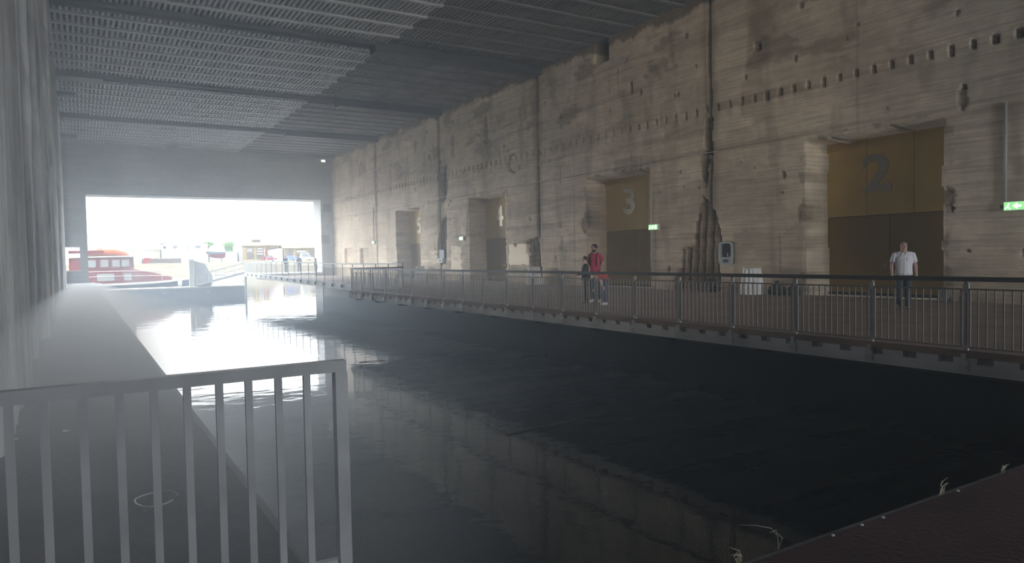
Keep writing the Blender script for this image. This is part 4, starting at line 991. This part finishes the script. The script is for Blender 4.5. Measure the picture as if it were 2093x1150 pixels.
# trees
def tree(px, top, wpx, dy, lab):
    kk = (FQ+dy)/FQ; x = at(px, 525, Y=FQ+dy).x; zt = (hz_(top, px)-EYE)*kk+EYE; wd = wpx/1450*165*kk*1.5
    s = empty('tree', (x, FQ+dy, G), label=lab, cat='tree', group='trees behind the far quay')
    rg_ = random.Random(px); b = MB(); hh = zt-G
    for k in range(44):
        a, r = rg_.uniform(0, 2*PI), rg_.uniform(0,1)**.5; zz = rg_.uniform(.35, .95)
        rad = wd*.22*rg_.uniform(.8,1.3); sp = wd*.5*math.sqrt(max(.05, 1-((zz-.5)/.55)**2))
        c_ = (sp*.8*r*math.cos(a), sp*.6*r*math.sin(a), min(hh*zz, hh-rad*.8)); i0 = len(b.v); b.ball(c_, rad, rad, rad*.8, 9, 6)
        for i in range(i0, len(b.v)):
            v = b.v[i]; j = rg_.uniform(.85, 1.15); b.v[i] = tuple(c_[q]+(v[q]-c_[q])*j for q in range(3))
    b.build('crown', m_grn, s); MB().tube([(0,0,0),(.1,0,hh*.5)], [.25,.16], 8).build('trunk', m_shop, s)
tree(427, 494, 16, 48, 'small green tree between the white building and the yacht')
tree(480, 495, 34, 35, 'broad green tree behind the white shed and the yacht')
tree(492, 500, 20, 40, 'lower green tree beside the ochre shop building')
# ochre building row
x0, x1 = hx(514), hx(588); s = empty('shop_building', ((x0+x1)/2, FQ+14, G), label='ochre gabled shop building with brown bays across the water', cat='building')
w2 = (x1-x0)/2*1.05; ht = 4.3
MB().box(-w2,w2,-4,4,0,ht).build('walls', m_bt, s); MB().prism([(-4.6,ht),(4.6,ht),(3.0,ht+.85),(-3.0,ht+.85)], -w2-.2, w2+.2, 'x').build('roof', m_roof, s)
MB().prism([(-w2-1.1,0),(-w2,0),(-w2,ht+.3),(-w2-.55,ht+1.3),(-w2-1.1,ht-.3)], -4.2, 4, 'y').build('gable_end', mat('grey_beige_render', (.06,.055,.05), .8), s)
for a, c_ in ((-.80,-.40),(-.26,.12),(.24,.92)): MB().box(a*w2,c_*w2,-4.06,-3.9,.7,3.9).build('bay', m_shop, s)
for a, z_ in ((-.6,3.3),(-.62,2.8),(-.05,3.4),(-.05,2.7),(-.05,2.0)): MB().box(a*w2-.8,a*w2+.6,-4.12,-4.05,z_-.12,z_+.14).build('white_fascia_board', m_bw, s)
MB().box(-.3*w2,.1*w2,-1.2,1.5,ht+.4,ht+1.7).build('roof_cabin', m_shop, s)
x0, x1 = hx(597), hx(672); s = empty('shop_building', ((x0+x1)/2, FQ+12, G), label='lower ochre shop building beside the gate\'s right pier', cat='building')
w2 = (x1-x0)/2*1.05; ht = 3.5
MB().box(-w2,w2,-4,4,0,ht).build('walls', m_bt, s); MB().prism([(-4.6,ht),(4.6,ht),(3.0,ht+.8),(-3.0,ht+.8)], -w2-.2, w2+.2, 'x').build('roof', m_roof, s)
for a, c_ in ((-.88,-.48),(-.36,.2),(.3,.9)): MB().box(a*w2,c_*w2,-4.06,-3.9,.6,3.1).build('bay', m_shop, s)
MB().box(-.3*w2,.15*w2,-4.12,-4.05,2.3,2.7).build('white_fascia_board', m_bw, s)
s = empty('white_marquee', (hx(577), FQ+8, G), label='white sloping marquee between the two ochre shop buildings', cat='marquee')
MB().prism([(-1.6,0),(1.6,0),(1.6,3.3),(.9,3.35),(-1.6,2.9)], -1.5, 1.5, 'y').build('canvas', m_bw, s); MB().box(-1.65,-1.55,-1.55,-1.45,0,2.9).build('pole', m_pt, s)
# vehicles on the far quay
def car(px, m, lab, L_=4.0, h=1.45, name='car'):
    s = empty(name, (hx(px), FQ+3, G), label=lab, cat=name)
    MB().prism([(-L_/2,.3),(L_/2,.3),(L_/2,.75),(L_*.42,.85),(-L_*.48,.9)], -.85, .85, 'y').build('body', m, s)
    cb = MB().prism([(-L_*.45,.85),(L_*.28,.85),(L_*.12,h),(-L_*.36,h)], -.78, .78, 'y').build('cabin', m, s); MB().prism([(-L_*.38,.92),(L_*.2,.92),(L_*.09,h-.1),(-L_*.33,h-.1)], -.8, .8, 'y').build('windows', m_win, cb)
    for x in (-L_*.3, L_*.3): MB().tube([(x,-.9,.32),(x,.9,.32)], .32, 12).build('wheel', m_black, s)
car(556, m_red, 'red car parked before the ochre shop building', 3.4, 1.5)
car(601, mat('blue_car_paint', (.02,.035,.12), .4), 'blue car parked on the far quay right of the red one', 1.9*1.6, 1.4)
car(632, m_bw, 'white van parked on the far quay next to the gate pier', 3.6, 2.0, 'van')
s = empty('flag_banner', (hx(550), FQ+5, G), label='red banner on a pole above the red car', cat='banner')
MB().tube([(0,0,0),(0,0,3.1)], .05, 6).build('pole', m_pt, s); MB().prism([(0,1.9),(.75,2.0),(.7,2.8),(0,3.0)], -.02, .02, 'y').build('cloth', m_red, s)
# boats moored along the far quay and seen through the side opening
m_bh = mat('white_boat_hull', (.55,.55,.54), .5)
def mboat(x, y, L_, lab, mast=False, hull=None):
    s = empty('moored_boat', (x, y, WZ), label=lab, cat='boat', group='boats moored across the harbour')
    loft([sec(-L_/2,-.2,.9,.5,1.0), sec(0,-.3,.95,.6,1.2), sec(L_*.35,-.2,1.1,.4,.8), sec(L_/2,.6,1.25,.05,.1)], hull or m_bh, 'hull', s)
    loft([sec(-L_*.3,.92,1.6,.8,.7), sec(L_*.1,.95,1.6,.8,.7), sec(L_*.22,1.0,1.1,.6,.5)], m_bw, 'cabin', s)
    MB().box(-L_*.22,L_*.05,-.82,-.7,1.2,1.45).build('cabin_window', m_win, s)
    if mast: MB().tube([(0,0,1.5),(0,0,9)], .06, 6).build('mast', m_pt, s)
q = at(330, 548, Y=120); mboat(q.x, 120, 9, 'long white motor boat moored beyond the red boat\'s bow')
q = at(455, 552, Y=130); mboat(q.x, 130, 7, 'white motor boat moored behind the gangway')
q = at(148, 540, Y=150); mboat(q.x, 150, 6, 'white boat seen through the small side opening')
q = at(152, 552, Y=112); mboat(q.x+.2, 112, 5, 'pale dinghy low in the small side opening', hull=m_cream)
s = empty('side_pontoon', (-1.6, 100, -1.2), label='pale pontoon seen through the small side opening', cat='pontoon')
MB().box(-3,1.3,-2,2,-1,0).build('float', m_pt, s); MB().box(-3.05,1.35,-2.05,2.05,0,.08).build('decking', m_bw, s)

for n_ in ('red_boat_paint','orange_cover','navy_hull','cream_rubbing_strake','pale_window','window_trim','grey_vent','pale_quay_stone','white_render','ochre_render','pale_yellow_roof','dark_window','brown_shutter','tree_green',
           'red_antifouling','dark_waterline','pale_pile','pontoon_top','pontoon_side','cream_render','blue_car_paint','grey_balcony','shed_door','grey_beige_render','white_boat_hull','dark_mesh_panel','dark_pile'):
    q = MATS[n_].node_tree.nodes['Principled BSDF']; q.inputs['Specular IOR Level'].default_value = .03; q.inputs['Roughness'].default_value = .9   # matt surfaces with low specular

# ------------------------------------------------------------------ lamp behind the viewer lighting the walkway
s = empty('work_floodlight', (19.0, -6.0, 0), label='floodlight on a stand behind the viewer', cat='lamp')
MB().tube([(0,0,0),(0,0,4.2)], .03, 8).build('pole', m_dkst, s)
for k in range(3): a = k*2*PI/3; MB().tube([(0,0,.6),(.5*math.cos(a),.5*math.sin(a),.02)], .02, 6).build('leg', m_dkst, s)
MB().box(-.3,.3,-.12,-.02,4.1,4.6).build('housing', m_dkst, s)
l = bpy.data.lights.new('work_floodlight_beam', 'SPOT'); l.spot_size = math.radians(60); l.spot_blend = 1.0; l.shadow_soft_size = .2; l.energy = 240; l.color = (1, .88, .74)
lo = bpy.data.objects.new('work_floodlight_beam', l); COL.objects.link(lo); lo.location = (19.0, -5.95, 4.35)
lo.rotation_euler = Vector((.02, 1, -.13)).to_track_quat('-Z', 'Y').to_euler()

s = empty('added_fill_spot', (4.0, -4.0, CZ-.05), label='added unseen fill spot under the ceiling behind the viewer', cat='lamp')  # added fill light with a housing, not part of the hall; lifts the right wall
MB().tube([(0,0,0),(0,0,-1.0)], .03, 8).build('drop_rod', m_dkst, s); MB().lathe([(.08,-1.0),(.3,-1.15),(.36,-1.35),(.34,-1.36)], n=16).build('housing', m_dkst, s)
l = bpy.data.lights.new('added_fill_spot_beam', 'SPOT'); l.energy = 6500; l.color = (1, .90, .76); l.spot_size = math.radians(66); l.spot_blend = 1.0; l.shadow_soft_size = .3
lo = bpy.data.objects.new('added_fill_spot_beam', l); COL.objects.link(lo); lo.location = (4.0, -4.0, CZ-1.5)
lo.rotation_euler = (Vector((22, 50, 6))-Vector((4, -4, CZ-1.5))).to_track_quat('-Z', 'Y').to_euler()

# ------------------------------------------------------------------ volumes added to imitate lens glare
def glare_volume(name, dims, dens, g, col, lab):
    m = bpy.data.materials.new(name); m.use_nodes = True; nt = m.node_tree; nt.nodes.clear()
    out = nt.nodes.new('ShaderNodeOutputMaterial'); v = nt.nodes.new('ShaderNodeVolumeScatter')
    v.inputs['Color'].default_value = (*col, 1); v.inputs['Density'].default_value = dens; v.inputs['Anisotropy'].default_value = g
    nt.links.new(v.outputs[0], out.inputs['Volume'])
    o = dims.build(name, m); tag(o, lab, 'glare_volume', kind='stuff'); return o
HZC = (.80, .90, 1)
glare_volume('glare_volume', MB().box(2.9, WX-.01, -1.5, 70.8, WZ+.02, CZ-.06), .0055, .6, HZC, 'thin bluish volume over the basin, added to stand in for lens glare')
glare_volume('glare_haze', MB().box(LX-.4, 3.05, -1.0, 52, WZ+.03, CZ-.07), .0115, .6, HZC, 'pale volume along the left quay and left wall, added as lens glare')
glare_volume('glare_bank', MB().prism([(1.9, WZ+.05), (69, WZ+.05), (69, .03), (1.9, 1.2)], LX+.1, 1.3, 'x'), .10, .6, (.90,.95,1), 'dense low volume over the left quay around the railing, added as lens glare')
glare_volume('gate_glare', MB().box(-.6, WX-.02, 42, 70.7, WZ+.04, CZ-.08), .0075, .5, HZC, 'thicker bluish volume just inside the water gate, added as lens glare')
